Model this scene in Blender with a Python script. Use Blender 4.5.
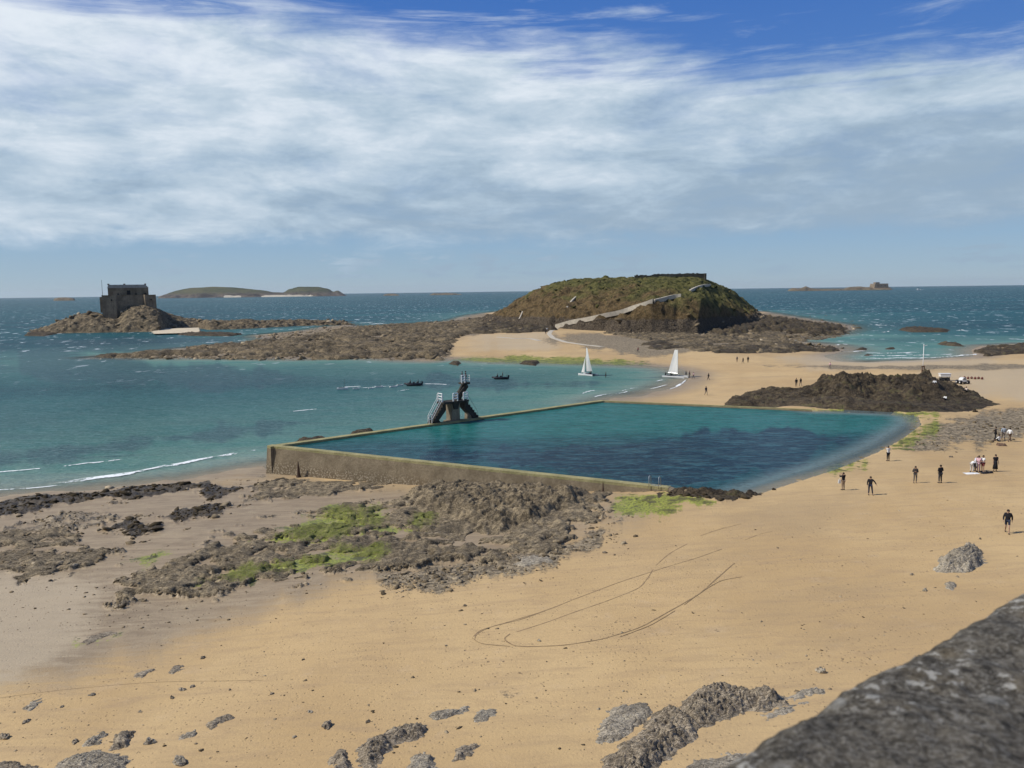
import bpy, bmesh, math, random
import numpy as np
from mathutils import Matrix, Vector, Euler

for _o in list(bpy.data.objects):
    bpy.data.objects.remove(_o)
C = bpy.context.scene.collection
scene = bpy.context.scene
random.seed(7)
R_ = math.radians

# ------------------------------------------------------------ camera
ZC = 23.0                       # eye height above the sea
FPX = 800.0                     # focal length in pixels of the 1024 wide picture
PITCH = math.atan(93.5 / FPX)
ROLL = math.atan(13.0 / 1024.0)
F_ = Vector((0, math.cos(PITCH), -math.sin(PITCH)))
U0 = Vector((0, math.sin(PITCH), math.cos(PITCH)))
R0 = Vector((1, 0, 0))
U_ = (U0 * math.cos(ROLL) + R0 * math.sin(ROLL)).normalized()
RT = (R0 * math.cos(ROLL) - U0 * math.sin(ROLL)).normalized()
cam_data = bpy.data.cameras.new('camera')
cam_data.sensor_width = 36.0
cam_data.lens = 36.0 * FPX / 1024.0
cam_data.clip_start = 0.05
cam_data.clip_end = 90000.0
cam_data.dof.use_dof = True
cam_data.dof.focus_distance = 90.0
cam_data.dof.aperture_fstop = 7.0
cam = bpy.data.objects.new('camera', cam_data)
C.objects.link(cam)
m4 = Matrix((RT, U_, -F_)).transposed().to_4x4()
m4.translation = Vector((0, 0, ZC))
cam.matrix_world = m4
scene.camera = cam

# ------------------------------------------------------------ sun, exposure
SUN_EL = R_(47)
SUN_AZ = R_(-94)                # from +Y, clockwise: square from the left
sun_dir = Vector((math.sin(SUN_AZ) * math.cos(SUN_EL), math.cos(SUN_AZ) * math.cos(SUN_EL), math.sin(SUN_EL)))
sd_ = bpy.data.lights.new('sun', 'SUN')
sd_.energy = 4.8
sd_.angle = R_(0.53)
sd_.color = (1.0, 0.95, 0.87)
sun = bpy.data.objects.new('sun', sd_)
C.objects.link(sun)
sun.rotation_euler = sun_dir.to_track_quat('Z', 'Y').to_euler()
sun.location = (0, 0, 80)
scene.view_settings.view_transform = 'Standard'
scene.view_settings.look = 'None'
scene.view_settings.exposure = 0.0
scene.view_settings.gamma = 1.0

# ------------------------------------------------------------ node helper
class NT:
    def __init__(s, tree):
        s.t = tree; tree.nodes.clear()
    def n(s, typ, ins=None, **kw):
        nd = s.t.nodes.new(typ)
        for k, v in kw.items(): setattr(nd, k, v)
        for k, v in (ins or {}).items():
            sock = nd.inputs[k]
            if isinstance(v, bpy.types.NodeSocket): s.t.links.new(v, sock)
            elif isinstance(v, bpy.types.Node): s.t.links.new(v.outputs[0], sock)
            else: sock.default_value = v
        return nd
    def math(s, op, a, b=None, c=None, clamp=False):
        nd = s.n('ShaderNodeMath', operation=op, use_clamp=clamp)
        for i, v in enumerate((a, b, c)):
            if v is None: continue
            if isinstance(v, (bpy.types.NodeSocket,)): s.t.links.new(v, nd.inputs[i])
            elif isinstance(v, bpy.types.Node): s.t.links.new(v.outputs[0], nd.inputs[i])
            else: nd.inputs[i].default_value = v
        return nd.outputs[0]
    def ss(s, v, a, b, lo=0.0, hi=1.0):
        nd = s.n('ShaderNodeMapRange', {'Value': v, 'From Min': a, 'From Max': b, 'To Min': lo, 'To Max': hi}, interpolation_type='SMOOTHSTEP')
        return nd.outputs[0]
    def mix(s, f, a, b, blend='MIX'):
        nd = s.n('ShaderNodeMix', data_type='RGBA', blend_type=blend)
        for idx, v in ((0, f), (6, a), (7, b)):
            if isinstance(v, bpy.types.NodeSocket): s.t.links.new(v, nd.inputs[idx])
            elif isinstance(v, bpy.types.Node): s.t.links.new(v.outputs[0], nd.inputs[idx])
            elif idx and len(v) == 3: nd.inputs[idx].default_value = (*v, 1)
            else: nd.inputs[idx].default_value = v
        return nd.outputs[2]
    def noise(s, vec, scale, detail=4, rough=0.55, dist=0.0, lac=2.0, col=False):
        nd = s.n('ShaderNodeTexNoise', {'Vector': vec, 'Scale': scale, 'Detail': detail, 'Roughness': rough, 'Distortion': dist, 'Lacunarity': lac})
        return nd.outputs[1 if col else 0]
    def ramp(s, f, stops, interp='LINEAR'):
        nd = s.n('ShaderNodeValToRGB', {'Fac': f})
        cr = nd.color_ramp; cr.interpolation = interp
        while len(cr.elements) < len(stops): cr.elements.new(0.5)
        for e, (p, c) in zip(cr.elements, stops):
            e.position = p; e.color = (*c, 1) if len(c) == 3 else c
        return nd.outputs[0]
    def mapping(s, vec, scale=(1, 1, 1), rot=(0, 0, 0), loc=(0, 0, 0)):
        return s.n('ShaderNodeMapping', {'Vector': vec, 'Scale': scale, 'Rotation': rot, 'Location': loc}).outputs[0]

# ------------------------------------------------------------ sky with cloud deck
world = bpy.data.worlds.new('World'); scene.world = world; world.use_nodes = True
w = NT(world.node_tree)
sky = w.n('ShaderNodeTexSky', sky_type='NISHITA')
sky.sun_disc = False
sky.sun_elevation = SUN_EL
sky.sun_rotation = SUN_AZ
sky.altitude = 20; sky.air_density = 1.0; sky.dust_density = 0.25; sky.ozone_density = 3.0
gen = w.n('ShaderNodeTexCoord').outputs['Generated']
sep = w.n('ShaderNodeSeparateXYZ', {0: gen})
X, Y, Z = sep.outputs[0], sep.outputs[1], sep.outputs[2]
zz = w.math('ADD', w.math('MAXIMUM', Z, 0.0), 0.055)
cv = w.n('ShaderNodeCombineXYZ', {0: w.math('DIVIDE', X, zz), 1: w.math('DIVIDE', Y, zz), 2: 0.0}).outputs[0]
big = w.noise(w.mapping(gen, (2.2, 2.2, 7), (0, 0, 0.25), (3.1, 1.7, 0)), 1.0, 7, 0.55, 0.6)
mid = w.noise(w.mapping(gen, (5.0, 5.0, 13), (0.1, 0.1, 0.3), (7.3, 0.4, 0)), 1.0, 10, 0.60, 0.35)
far_ = w.noise(w.mapping(cv, (0.9, 0.7, 1), (0, 0, 0.9), (7.3, 0.4, 0)), 1.3, 10, 0.62, 0.5)
wisp = w.noise(w.mapping(gen, (3.5, 5, 34), (0.10, 0.12, 0), (1.3, 9.0, 0)), 1.0, 10, 0.62, 0.35)
low = w.noise(w.mapping(gen, (9, 9, 30), (0, 0, 0)), 1.0, 12, 0.64, 0.25)
# height of the deck's two edges, ragged; its far end sits higher towards the left
edge = w.math('ADD', Z, w.math('ADD', w.math('MULTIPLY', w.math('SUBTRACT', big, 0.5), 0.12), w.math('MULTIPLY', w.math('SUBTRACT', wisp, 0.5), 0.10)))
edge = w.math('ADD', edge, w.math('MULTIPLY', X, 0.085))
top = w.ss(edge, 0.255, 0.30, 1.0, 0.0)
e2 = w.math('ADD', Z, w.math('ADD', w.math('MULTIPLY', w.math('SUBTRACT', low, 0.5), 0.06), w.math('MULTIPLY', w.math('SUBTRACT', big, 0.5), 0.05)))
bot = w.ss(e2, 0.050, 0.082)
deck = w.math('MULTIPLY', top, bot)
thick = w.ss(w.math('ADD', w.math('MULTIPLY', mid, 0.6), w.math('MULTIPLY', far_, 0.4)), 0.32, 0.52, 0.70, 1.0)
dens = w.math('MULTIPLY', deck, thick)
streak = w.math('MULTIPLY', w.ss(wisp, 0.50, 0.72, 0.0, 0.6), w.ss(Z, 0.2, 0.27))
puffn = w.noise(w.mapping(gen, (26, 26, 120), (0, 0, 0), (5.2, 0, 0.3)), 1.0, 7, 0.55, 0.2)
puffr = w.noise(w.mapping(gen, (5, 5, 3), (0, 0, 0), (2.2, 4, 0)), 1.0, 2, 0.5)
puff = w.math('MULTIPLY', w.math('MULTIPLY', w.ss(puffn, 0.46, 0.60, 0.0, 0.75), w.ss(puffr, 0.40, 0.52)), w.math('MULTIPLY', w.ss(Z, 0.010, 0.022), w.ss(Z, 0.035, 0.055, 1.0, 0.0)))
dens = w.math('MAXIMUM', w.math('MAXIMUM', dens, streak), puff)
bright = w.ss(w.math('ADD', w.math('ADD', w.math('ADD', w.math('MULTIPLY', mid, 0.38), w.math('MULTIPLY', far_, 0.10)), w.math('MULTIPLY', low, 0.47)), w.math('ADD', w.math('MULTIPLY', X, -0.10), w.math('MULTIPLY', Z, 0.75))), 0.45, 0.80)
ccol = w.ramp(bright, [(0.0, (3.8, 5.1, 6.5)), (0.3, (5.1, 6.5, 7.9)), (0.65, (6.7, 7.9, 9.1)), (1.0, (9.0, 9.8, 10.7))])
own = w.ramp(w.math('MULTIPLY', w.math('MAXIMUM', Z, 0.0), 2.0), [(0.0, (4.4, 5.8, 6.9)), (0.04, (3.8, 5.5, 7.1)), (0.14, (2.9, 4.9, 7.4)), (0.42, (1.0, 2.6, 6.7)), (0.65, (0.55, 1.95, 6.2)), (1.0, (0.5, 1.5, 4.6))])
skyc = w.mix(0.85, sky.outputs[0], own)
wcol = w.mix(dens, skyc, ccol)
bg = w.n('ShaderNodeBackground', {'Color': wcol, 'Strength': 0.085})
w.n('ShaderNodeOutputWorld', {'Surface': bg})

# ------------------------------------------------------------ numpy noise
_rng = np.random.RandomState(11)
_perm = _rng.permutation(512).astype(np.int64)
_ang = _rng.rand(512) * 2 * np.pi
_gx, _gy = np.cos(_ang), np.sin(_ang)
def perlin(x, y, seed=0):
    xi = np.floor(x).astype(np.int64); yi = np.floor(y).astype(np.int64)
    xf = x - xi; yf = y - yi
    u = xf * xf * xf * (xf * (xf * 6 - 15) + 10); v = yf * yf * yf * (yf * (yf * 6 - 15) + 10)
    def g(a, b, dx, dy):
        h = _perm[(_perm[(a + seed * 37) & 511] + b) & 511]
        return _gx[h] * dx + _gy[h] * dy
    n00 = g(xi, yi, xf, yf); n10 = g(xi + 1, yi, xf - 1, yf)
    n01 = g(xi, yi + 1, xf, yf - 1); n11 = g(xi + 1, yi + 1, xf - 1, yf - 1)
    return (n00 * (1 - u) + n10 * u) * (1 - v) + (n01 * (1 - u) + n11 * u) * v
def fbm(x, y, oct=4, seed=0, gain=0.5):
    s = 0; a = 1.0; f = 1.0
    for i in range(oct):
        s = s + a * perlin(x * f + 3.7 * i, y * f - 1.3 * i, seed + i); a *= gain; f *= 2.03
    return s
def ridged(x, y, oct=4, seed=0, gain=0.5):
    s = 0; a = 1.0; f = 1.0; t = 0
    for i in range(oct):
        s = s + a * (1 - np.abs(perlin(x * f + 3.7 * i, y * f - 1.3 * i, seed + i)) * 2.2); t += a; a *= gain; f *= 2.07
    return s / t
def sstep(v, a, b):
    t = np.clip((v - a) / (b - a), 0, 1); return t * t * (3 - 2 * t)
def sdf(x, y, poly):
    """signed distance, positive inside"""
    x = np.asarray(x, float); y = np.asarray(y, float)
    d = np.full(x.shape, 1e18); ins = np.zeros(x.shape, bool)
    n = len(poly)
    for i in range(n):
        ax, ay = poly[i]; bx, by = poly[(i + 1) % n]
        ex, ey = bx - ax, by - ay
        t = np.clip(((x - ax) * ex + (y - ay) * ey) / (ex * ex + ey * ey + 1e-12), 0, 1)
        d = np.minimum(d, (x - ax - t * ex) ** 2 + (y - ay - t * ey) ** 2)
        c = (ay > y) != (by > y)
        with np.errstate(divide='ignore', invalid='ignore'):
            xi = ax + (y - ay) * ex / (ey if ey != 0 else 1e-12)
        ins ^= c & (x < xi)
    d = np.sqrt(d)
    return np.where(ins, d, -d)
def dline(x, y, pts):
    d = np.full(np.shape(x), 1e18)
    for (ax, ay), (bx, by) in zip(pts[:-1], pts[1:]):
        ex, ey = bx - ax, by - ay
        t = np.clip(((x - ax) * ex + (y - ay) * ey) / (ex * ex + ey * ey + 1e-12), 0, 1)
        d = np.minimum(d, (x - ax - t * ex) ** 2 + (y - ay - t * ey) ** 2)
    return np.sqrt(d)

# ------------------------------------------------------------ surveying: photo reading -> ground position
def P(px, py, z):
    a = (px - 512.0) / FPX; b = (384.0 - py) / FPX
    d = F_ + RT * a + U_ * b
    t = (z - ZC) / d.z
    return (d.x * t, d.y * t)
CTRL = [
 (-600,768,2.2),(0,768,3.0),(512,768,4.2),(1024,768,5.2),(1500,768,6),
 (-300,680,1.8),(0,680,2.4),(300,680,3.2),(600,680,4),(1024,640,5),(1400,640,5.8),
 (-300,600,.9),(0,600,1.3),(200,600,1.8),(400,600,2.8),(700,600,3.9),(1000,560,4.6),(1400,540,5.4),
 (-300,540,.5),(0,540,.7),(150,530,.9),(300,530,1.3),(450,540,2.0),(600,530,3.0),(700,510,3.4),
 (0,505,.3),(265,480,.25),(400,490,.9),(500,492,1.7),(600,494,2.7),(690,500,3.4),
 (780,492,3.5),(850,462,3.6),(900,435,3.6),(1000,450,4.3),(1024,500,4.6),(1024,420,4.3),(1300,420,5),(930,415,3.6),
 (1024,385,3.2),(950,385,3.2),(850,378,2.8),(750,372,2.3),(700,382,1.5),(760,400,2.8),(750,350,2.2),(850,352,1.6),(1000,362,1.6),(1024,352,.6),(1300,360,1.5),
 (650,350,2.6),(560,346,2.6),(500,346,2.2),(550,332,3.2),(650,335,3),(640,360,1.0),(450,345,1.5),(480,325,2.5),(300,345,.7),(200,350,.5),(400,328,1.0),(780,330,2.2),(700,330,3)]
_cw = [(*P(a, b, z), z) for a, b, z in CTRL]
def _wc(x, y):
    yy = np.maximum(y, 4.0)
    return np.clip(x / yy, -1.3, 1.3) * 2.2, np.log(yy) * 1.6
_cu = np.array([_wc(a, b) for a, b, z in _cw]); _cz = np.array([c[2] for c in _cw])
def _tps(r2): return 0.5 * r2 * np.log(r2 + 1e-12)
_n = len(_cz)
_K = _tps(((_cu[:, None, :] - _cu[None]) ** 2).sum(-1)) + np.eye(_n) * 0.002
_Pm = np.c_[np.ones(_n), _cu]
_A = np.block([[_K, _Pm], [_Pm.T, np.zeros((3, 3))]])
_W = np.linalg.solve(_A, np.r_[_cz, 0, 0, 0])
def rbf(x, y):
    u, v = _wc(x, y)
    s = _W[_n] + _W[_n + 1] * u + _W[_n + 2] * v
    for i in range(_n):
        s = s + _W[i] * _tps((u - _cu[i, 0]) ** 2 + (v - _cu[i, 1]) ** 2)
    return np.clip(s, 0.05, 7.0)
def G(px, py):
    """ground position seen at a reading of the photograph"""
    z = 2.5
    for _ in range(14):
        x, y = P(px, py, z)
        z = 0.4 * z + 0.6 * float(ground(np.array([x]), np.array([y]))[0])
    return x, y
def G0(px, py):
    z = 2.5
    for _ in range(14):
        x, y = P(px, py, z)
        z = 0.4 * z + 0.6 * float(rbf(np.array([x]), np.array([y]))[0])
    return x, y

# pool plan (wall tops at 3.65 m, water at 3.35 m)
WALL_Z = 3.65; POOL_Z = 3.36
PA = P(267, 445.5, WALL_Z); PB = P(668, 488, WALL_Z); PC = P(600, 400, WALL_Z); PD = P(812, 409, WALL_Z)
PE = P(757, 495, POOL_Z)
SHORE = [P(a, b, POOL_Z) for a, b in [(757,495),(800,481),(840,468),(878,452),(900,440),(921,425),(918,417),(895,413),(850,411),(812,410)]]
POOL = [PA, PB] + SHORE + [PC]
# land (everything above the tide line)
LAND = [P(a, b, 0) for a, b in [(-900,520),(-150,505),(0,497),(60,492),(120,486),(180,480),(225,472),(262,466)]]
LAND += [(PA[0] - 0.3, PA[1] + 0.2), (PA[0] + 1.2, PA[1] + 1.2), (PC[0] - .6, PC[1] - 0.2)]
LAND += [P(a, b, 0) for a, b in [(612,399),(640,395),(665,389),(684,380),(690,374),(672,368),(630,365),(560,363),(500,362),(455,359),(430,361),(360,358),(290,359),(215,358),(150,358),(95,357),
   (150,352),(185,348),(225,345),(265,340),(255,335),(300,331),(345,324),(360,327),(400,324),(450,321),(470,315),(500,311),(760,311),(848,325),(852,329),(838,334),(800,338),(790,341),(835,345),(850,350),(828,356),(838,361),(880,362),(940,360),(978,357),(975,350),(985,346),(1024,344),(1500,340),(2200,600),(1500,5000)]]
LAND = LAND[:-2] + [(900.0, 60.0), (900.0, -300.0), (-900.0, -300.0)]
def ground(x, y, fine=False):
    x = np.asarray(x, float); y = np.asarray(y, float)
    z = rbf(x, y)
    r = np.hypot(x, y)
    sc = np.clip(r / 100.0, 0.3, 4)
    d = sdf(x, y, LAND) + fbm(x / (6 * sc), y / (6 * sc), 3, 5) * 2.2 * sc
    zin = np.minimum(z, 0.02 + np.maximum(d, 0) * 0.055 / np.sqrt(sc))
    zin = np.where(d > 0, zin, np.maximum(d * 0.06, -4.0))
    z = zin
    dp = sdf(x, y, POOL)
    ds = dline(x, y, SHORE)
    near = sstep(ds, 14.0, 3.0) * (dp < 0)
    z = np.where(near > 0, z * (1 - near) + np.maximum(z, POOL_Z + 0.03 + ds * 0.035) * near, z)
    z = np.where(dp > 0, np.minimum(z, POOL_Z - 0.02 - np.clip(np.minimum(ds, dp + 50) * 0.07, 0, 2.4)), z)
    z = np.where((dp > 0) & (dp < ds - 0.5), np.minimum(z, 2.6), z)
    return z

# ============================================================ materials
ALB = 0.84
def newmat(name):
    m = bpy.data.materials.new(name); m.use_nodes = True
    return m, NT(m.node_tree)
def finish(t, col, rough=0.8, bump=None, bstr=0.5, bdist=0.1, spec=0.3, extra=None, normal=None, metal=0.0):
    col = t.mix(1.0, col, (ALB, ALB, ALB), 'MULTIPLY')
    ins = {'Base Color': col, 'Roughness': rough, 'Specular IOR Level': spec, 'Metallic': metal}
    if bump is not None:
        b = t.n('ShaderNodeBump', {'Height': bump, 'Strength': bstr, 'Distance': bdist})
        ins['Normal'] = b.outputs[0]
    if extra: ins.update(extra)
    p = t.n('ShaderNodeBsdfPrincipled')
    for k, v in ins.items():
        s = p.inputs[k]
        if isinstance(v, bpy.types.NodeSocket): t.t.links.new(v, s)
        elif k == 'Base Color' and len(v) == 3: s.default_value = (*v, 1)
        else: s.default_value = v
    t.n('ShaderNodeOutputMaterial', {'Surface': p.outputs[0]})
    return p
def plain(name, col, rough=0.7, var=0.25, scale=6.0, spec=0.3, metal=0.0, bump=0.0):
    m, t = newmat(name)
    oc = t.n('ShaderNodeTexCoord').outputs['Object']
    n = t.noise(oc, scale, 5, 0.6)
    c = t.mix(t.ss(n, 0.3, 0.7), tuple(v * (1 - var) for v in col), tuple(min(1, v * (1 + var)) for v in col))
    finish(t, c, rough, n if bump else None, bump, 0.05, spec, metal=metal)
    return m
def attr(t, name, ch=None):
    a = t.n('ShaderNodeAttribute', attribute_name=name)
    if ch is None: return a.outputs['Fac']
    s = t.n('ShaderNodeSeparateColor', {0: a.outputs['Color']})
    return s.outputs[ch]

def ground_material():
    m, t = newmat('beach_ground')
    pos = t.n('ShaderNodeNewGeometry').outputs['Position']
    wet, rub, grn = attr(t, 'ma', 0), attr(t, 'ma', 1), attr(t, 'ma', 2)
    weed, peb, gry = attr(t, 'mb', 0), attr(t, 'mb', 1), attr(t, 'mb', 2)
    nb = t.noise(t.mapping(pos, (1, .6, 1)), 0.05, 5, 0.6, 0.4)
    nm = t.noise(pos, 0.6, 6, 0.65, 0.3)
    nf = t.noise(pos, 5.0, 6, 0.7)
    ng = t.noise(pos, 60.0, 3, 0.7)
    ns = t.noise(t.mapping(pos, (0.5, 2.2, 1), (0, 0, 0.35)), 0.5, 7, 0.7, 0.8)
    dry = t.mix(t.ss(nb, 0.35, 0.65), (0.50, 0.340, 0.158), (0.60, 0.425, 0.208))
    dry = t.mix(t.ss(ns, 0.42, 0.7, 0, 0.55), dry, (0.40, 0.275, 0.150))
    dry = t.mix(t.ss(nm, 0.55, 0.75, 0, 0.4), dry, (0.60, 0.44, 0.26))
    dry = t.mix(t.ss(ng, 0.35, 0.65, 0.0, 0.16), dry, (0.25, 0.17, 0.09))
    # little dark dimples: footprints and scraps
    vo = t.n('ShaderNodeTexVoronoi', {'Vector': t.mapping(pos, (1, 0.8, 1)), 'Scale': 1.3, 'Randomness': 1.0}, feature='F1')
    fpn = t.noise(pos, 0.12, 3, 0.6)
    dim = t.math('MULTIPLY', t.ss(vo.outputs['Distance'], 0.06, 0.13, 1, 0), t.ss(fpn, 0.45, 0.65, 0.15, 0.9))
    dry = t.mix(t.math('MULTIPLY', dim, 0.75), dry, (0.19, 0.13, 0.075))
    sc_ = t.noise(t.mapping(pos, (0.9, 3.4, 1), (0, 0, 0.15)), 1.7, 6, 0.72, 0.2)
    dry = t.mix(t.math('MULTIPLY', t.ss(sc_, 0.60, 0.68), t.ss(fpn, 0.40, 0.60, 0.1, 0.75)), dry, (0.30, 0.205, 0.115))
    vo2 = t.n('ShaderNodeTexVoronoi', {'Vector': pos, 'Scale': 3.1, 'Randomness': 1.0}, feature='F1')
    dim2 = t.math('MULTIPLY', t.ss(vo2.outputs['Distance'], 0.10, 0.22, 1, 0), t.ss(t.noise(pos, 0.25, 4, 0.65), 0.42, 0.62, 0.1, 1.0))
    dry = t.mix(t.math('MULTIPLY', dim2, 0.55), dry, (0.29, 0.195, 0.10))
    dry = t.mix(t.ss(t.noise(t.mapping(pos, (.6, 1.3, 1), (0, 0, .4)), 0.035, 7, 0.68, 0.8), 0.50, 0.66, 0, 0.5), dry, (0.37, 0.262, 0.142))
    wetc = t.mix(t.ss(ns, 0.35, 0.65), (0.255, 0.188, 0.112), (0.37, 0.280, 0.170))
    wetc = t.mix(t.ss(nm, 0.5, 0.75, 0, 0.5), wetc, (0.45, 0.355, 0.215))
    wf = t.ss(t.math('ADD', wet, t.math('MULTIPLY', t.math('SUBTRACT', ns, 0.5), 0.9)), 0.05, 0.95)
    c = t.mix(wf, dry, wetc)
    gf = t.ss(t.math('ADD', gry, t.math('MULTIPLY', t.math('SUBTRACT', ns, 0.5), 1.2)), 0.2, 0.85)
    c = t.mix(t.math('MULTIPLY', gf, 0.75), c, (0.47, 0.375, 0.245))  # pale flats, and the painted sheen of the left wet sand
    nl = t.noise(pos, 0.14, 4, 0.6, 0.4)
    def brk(k1, k2, k3):      # patchiness at three sizes, centred on nought
        return t.math('ADD', t.math('MULTIPLY', t.math('SUBTRACT', nl, 0.5), k1), t.math('ADD', t.math('MULTIPLY', t.math('SUBTRACT', nm, 0.5), k2), t.math('MULTIPLY', t.math('SUBTRACT', nf, 0.5), k3)))
    vp = t.n('ShaderNodeTexVoronoi', {'Vector': pos, 'Scale': 3.2}, feature='F1')
    pc = t.mix(t.ss(t.n('ShaderNodeSeparateColor', {0: vp.outputs['Color']}).outputs[0], 0.1, 0.9), (0.120, 0.094, 0.058), (0.36, 0.285, 0.180))
    pf = t.ss(t.math('ADD', peb, brk(1.0, 1.2, 1.2)), 0.38, 0.62)
    c = t.mix(pf, c, pc)
    rf = t.ss(t.math('ADD', rub, brk(0.4, 1.4, 1.6)), 0.40, 0.62)
    rc = t.mix(t.ss(nf, 0.38, 0.60), (0.085, 0.062, 0.034), (0.44, 0.345, 0.220))
    rc = t.mix(t.ss(nm, 0.42, 0.6, 0, 0.6), rc, (0.07, 0.055, 0.032))
    rc = t.mix(t.ss(nl, 0.5, 0.62, 0, 0.55), rc, (0.36, 0.28, 0.17))
    c = t.mix(rf, c, rc)
    vf = t.ss(t.math('ADD', grn, brk(1.6, 2.4, 1.6)), 0.45, 0.72)
    vf = t.math('MULTIPLY', vf, t.ss(grn, 0.02, 0.2))
    gc = t.mix(t.ss(nf, 0.35, 0.62), (0.045, 0.055, 0.014), (0.33, 0.37, 0.045))
    gc = t.mix(t.ss(nm, 0.52, 0.60, 0, 0.8), gc, (0.035, 0.038, 0.014))
    c = t.mix(t.math('MULTIPLY', vf, 0.9), c, gc)
    df = t.ss(t.math('ADD', weed, brk(0.6, 1.2, 1.2)), 0.42, 0.6)
    c = t.mix(df, c, t.mix(t.ss(nm, 0.35, 0.65), (0.026, 0.019, 0.010), (0.090, 0.066, 0.034)))
    h = t.math('ADD', t.math('MULTIPLY', ns, 0.5), t.math('MULTIPLY', nf, 0.35))
    h = t.math('SUBTRACT', h, t.math('ADD', t.math('MULTIPLY', dim, 0.5), t.math('MULTIPLY', dim2, 0.45)))
    h = t.math('ADD', h, t.math('MULTIPLY', t.math('ADD', rf, pf), t.math('MULTIPLY', nf, 1.2)))
    rough = t.mix(wf, (0.9, 0.9, 0.9), (0.55, 0.55, 0.55))
    finish(t, c, rough, h, 0.55, 0.22, 0.35)
    return m

def rock_material(name, dark, light, lichen=None, green=0.0, scale=1.0, strata=(1, 1, 1), base_dark=None):
    m, t = newmat(name)
    pos = t.n('ShaderNodeNewGeometry').outputs['Position']
    p = t.mapping(pos, strata, (0.3, 0.5, 0.4))
    n1 = t.noise(p, 0.7 * scale, 7, 0.65, 0.6)
    n2 = t.noise(p, 5.0 * scale, 7, 0.7, 0.3)
    n3 = t.noise(pos, 22 * scale, 4, 0.7)
    vo = t.n('ShaderNodeTexVoronoi', {'Vector': t.mapping(p, (1, 1, 1)), 'Scale': 1.6 * scale}, feature='DISTANCE_TO_EDGE')
    c = t.mix(t.ss(t.math('ADD', t.math('MULTIPLY', n1, 0.55), t.math('MULTIPLY', n2, 0.45)), 0.40, 0.60), dark, light)
    n0 = t.noise(t.mapping(pos, (.6, 1.4, 1)), 0.12 * scale, 5, 0.65, 0.5)
    c = t.mix(t.ss(n0, 0.40, 0.58, 0.4, 0.0), c, tuple(v * 0.9 for v in dark))
    c = t.mix(t.ss(n3, 0.3, 0.6, 0.5, 0.0), c, tuple(v * 0.5 for v in dark))
    c = t.mix(t.ss(vo.outputs['Distance'], 0.0, 0.06, 0.6, 0.0), c, tuple(v * 0.35 for v in dark))
    if lichen:
        c = t.mix(t.ss(n2, 0.55, 0.68, 0, 0.75), c, lichen)
    ga = attr(t, 'grn', 0)
    c = t.mix(t.ss(t.math('ADD', ga, t.math('MULTIPLY', t.math('SUBTRACT', n2, 0.5), 3.4)), 0.66, 0.95, 0, 0.9), c, t.mix(t.ss(n3, 0.35, 0.65), (0.07, 0.085, 0.018), (0.31, 0.35, 0.045)))
    if green:
        c = t.mix(t.ss(n1, 0.55, 0.65, 0, green), c, (0.085, 0.10, 0.022))
    h = t.math('ADD', t.math('MULTIPLY', n2, 0.8), t.math('ADD', t.math('MULTIPLY', n3, 0.25), t.ss(vo.outputs['Distance'], 0.0, 0.1, 0, 0.25)))
    finish(t, c, 0.85, h, 0.9, 0.25 / scale, 0.25)
    return m

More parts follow.
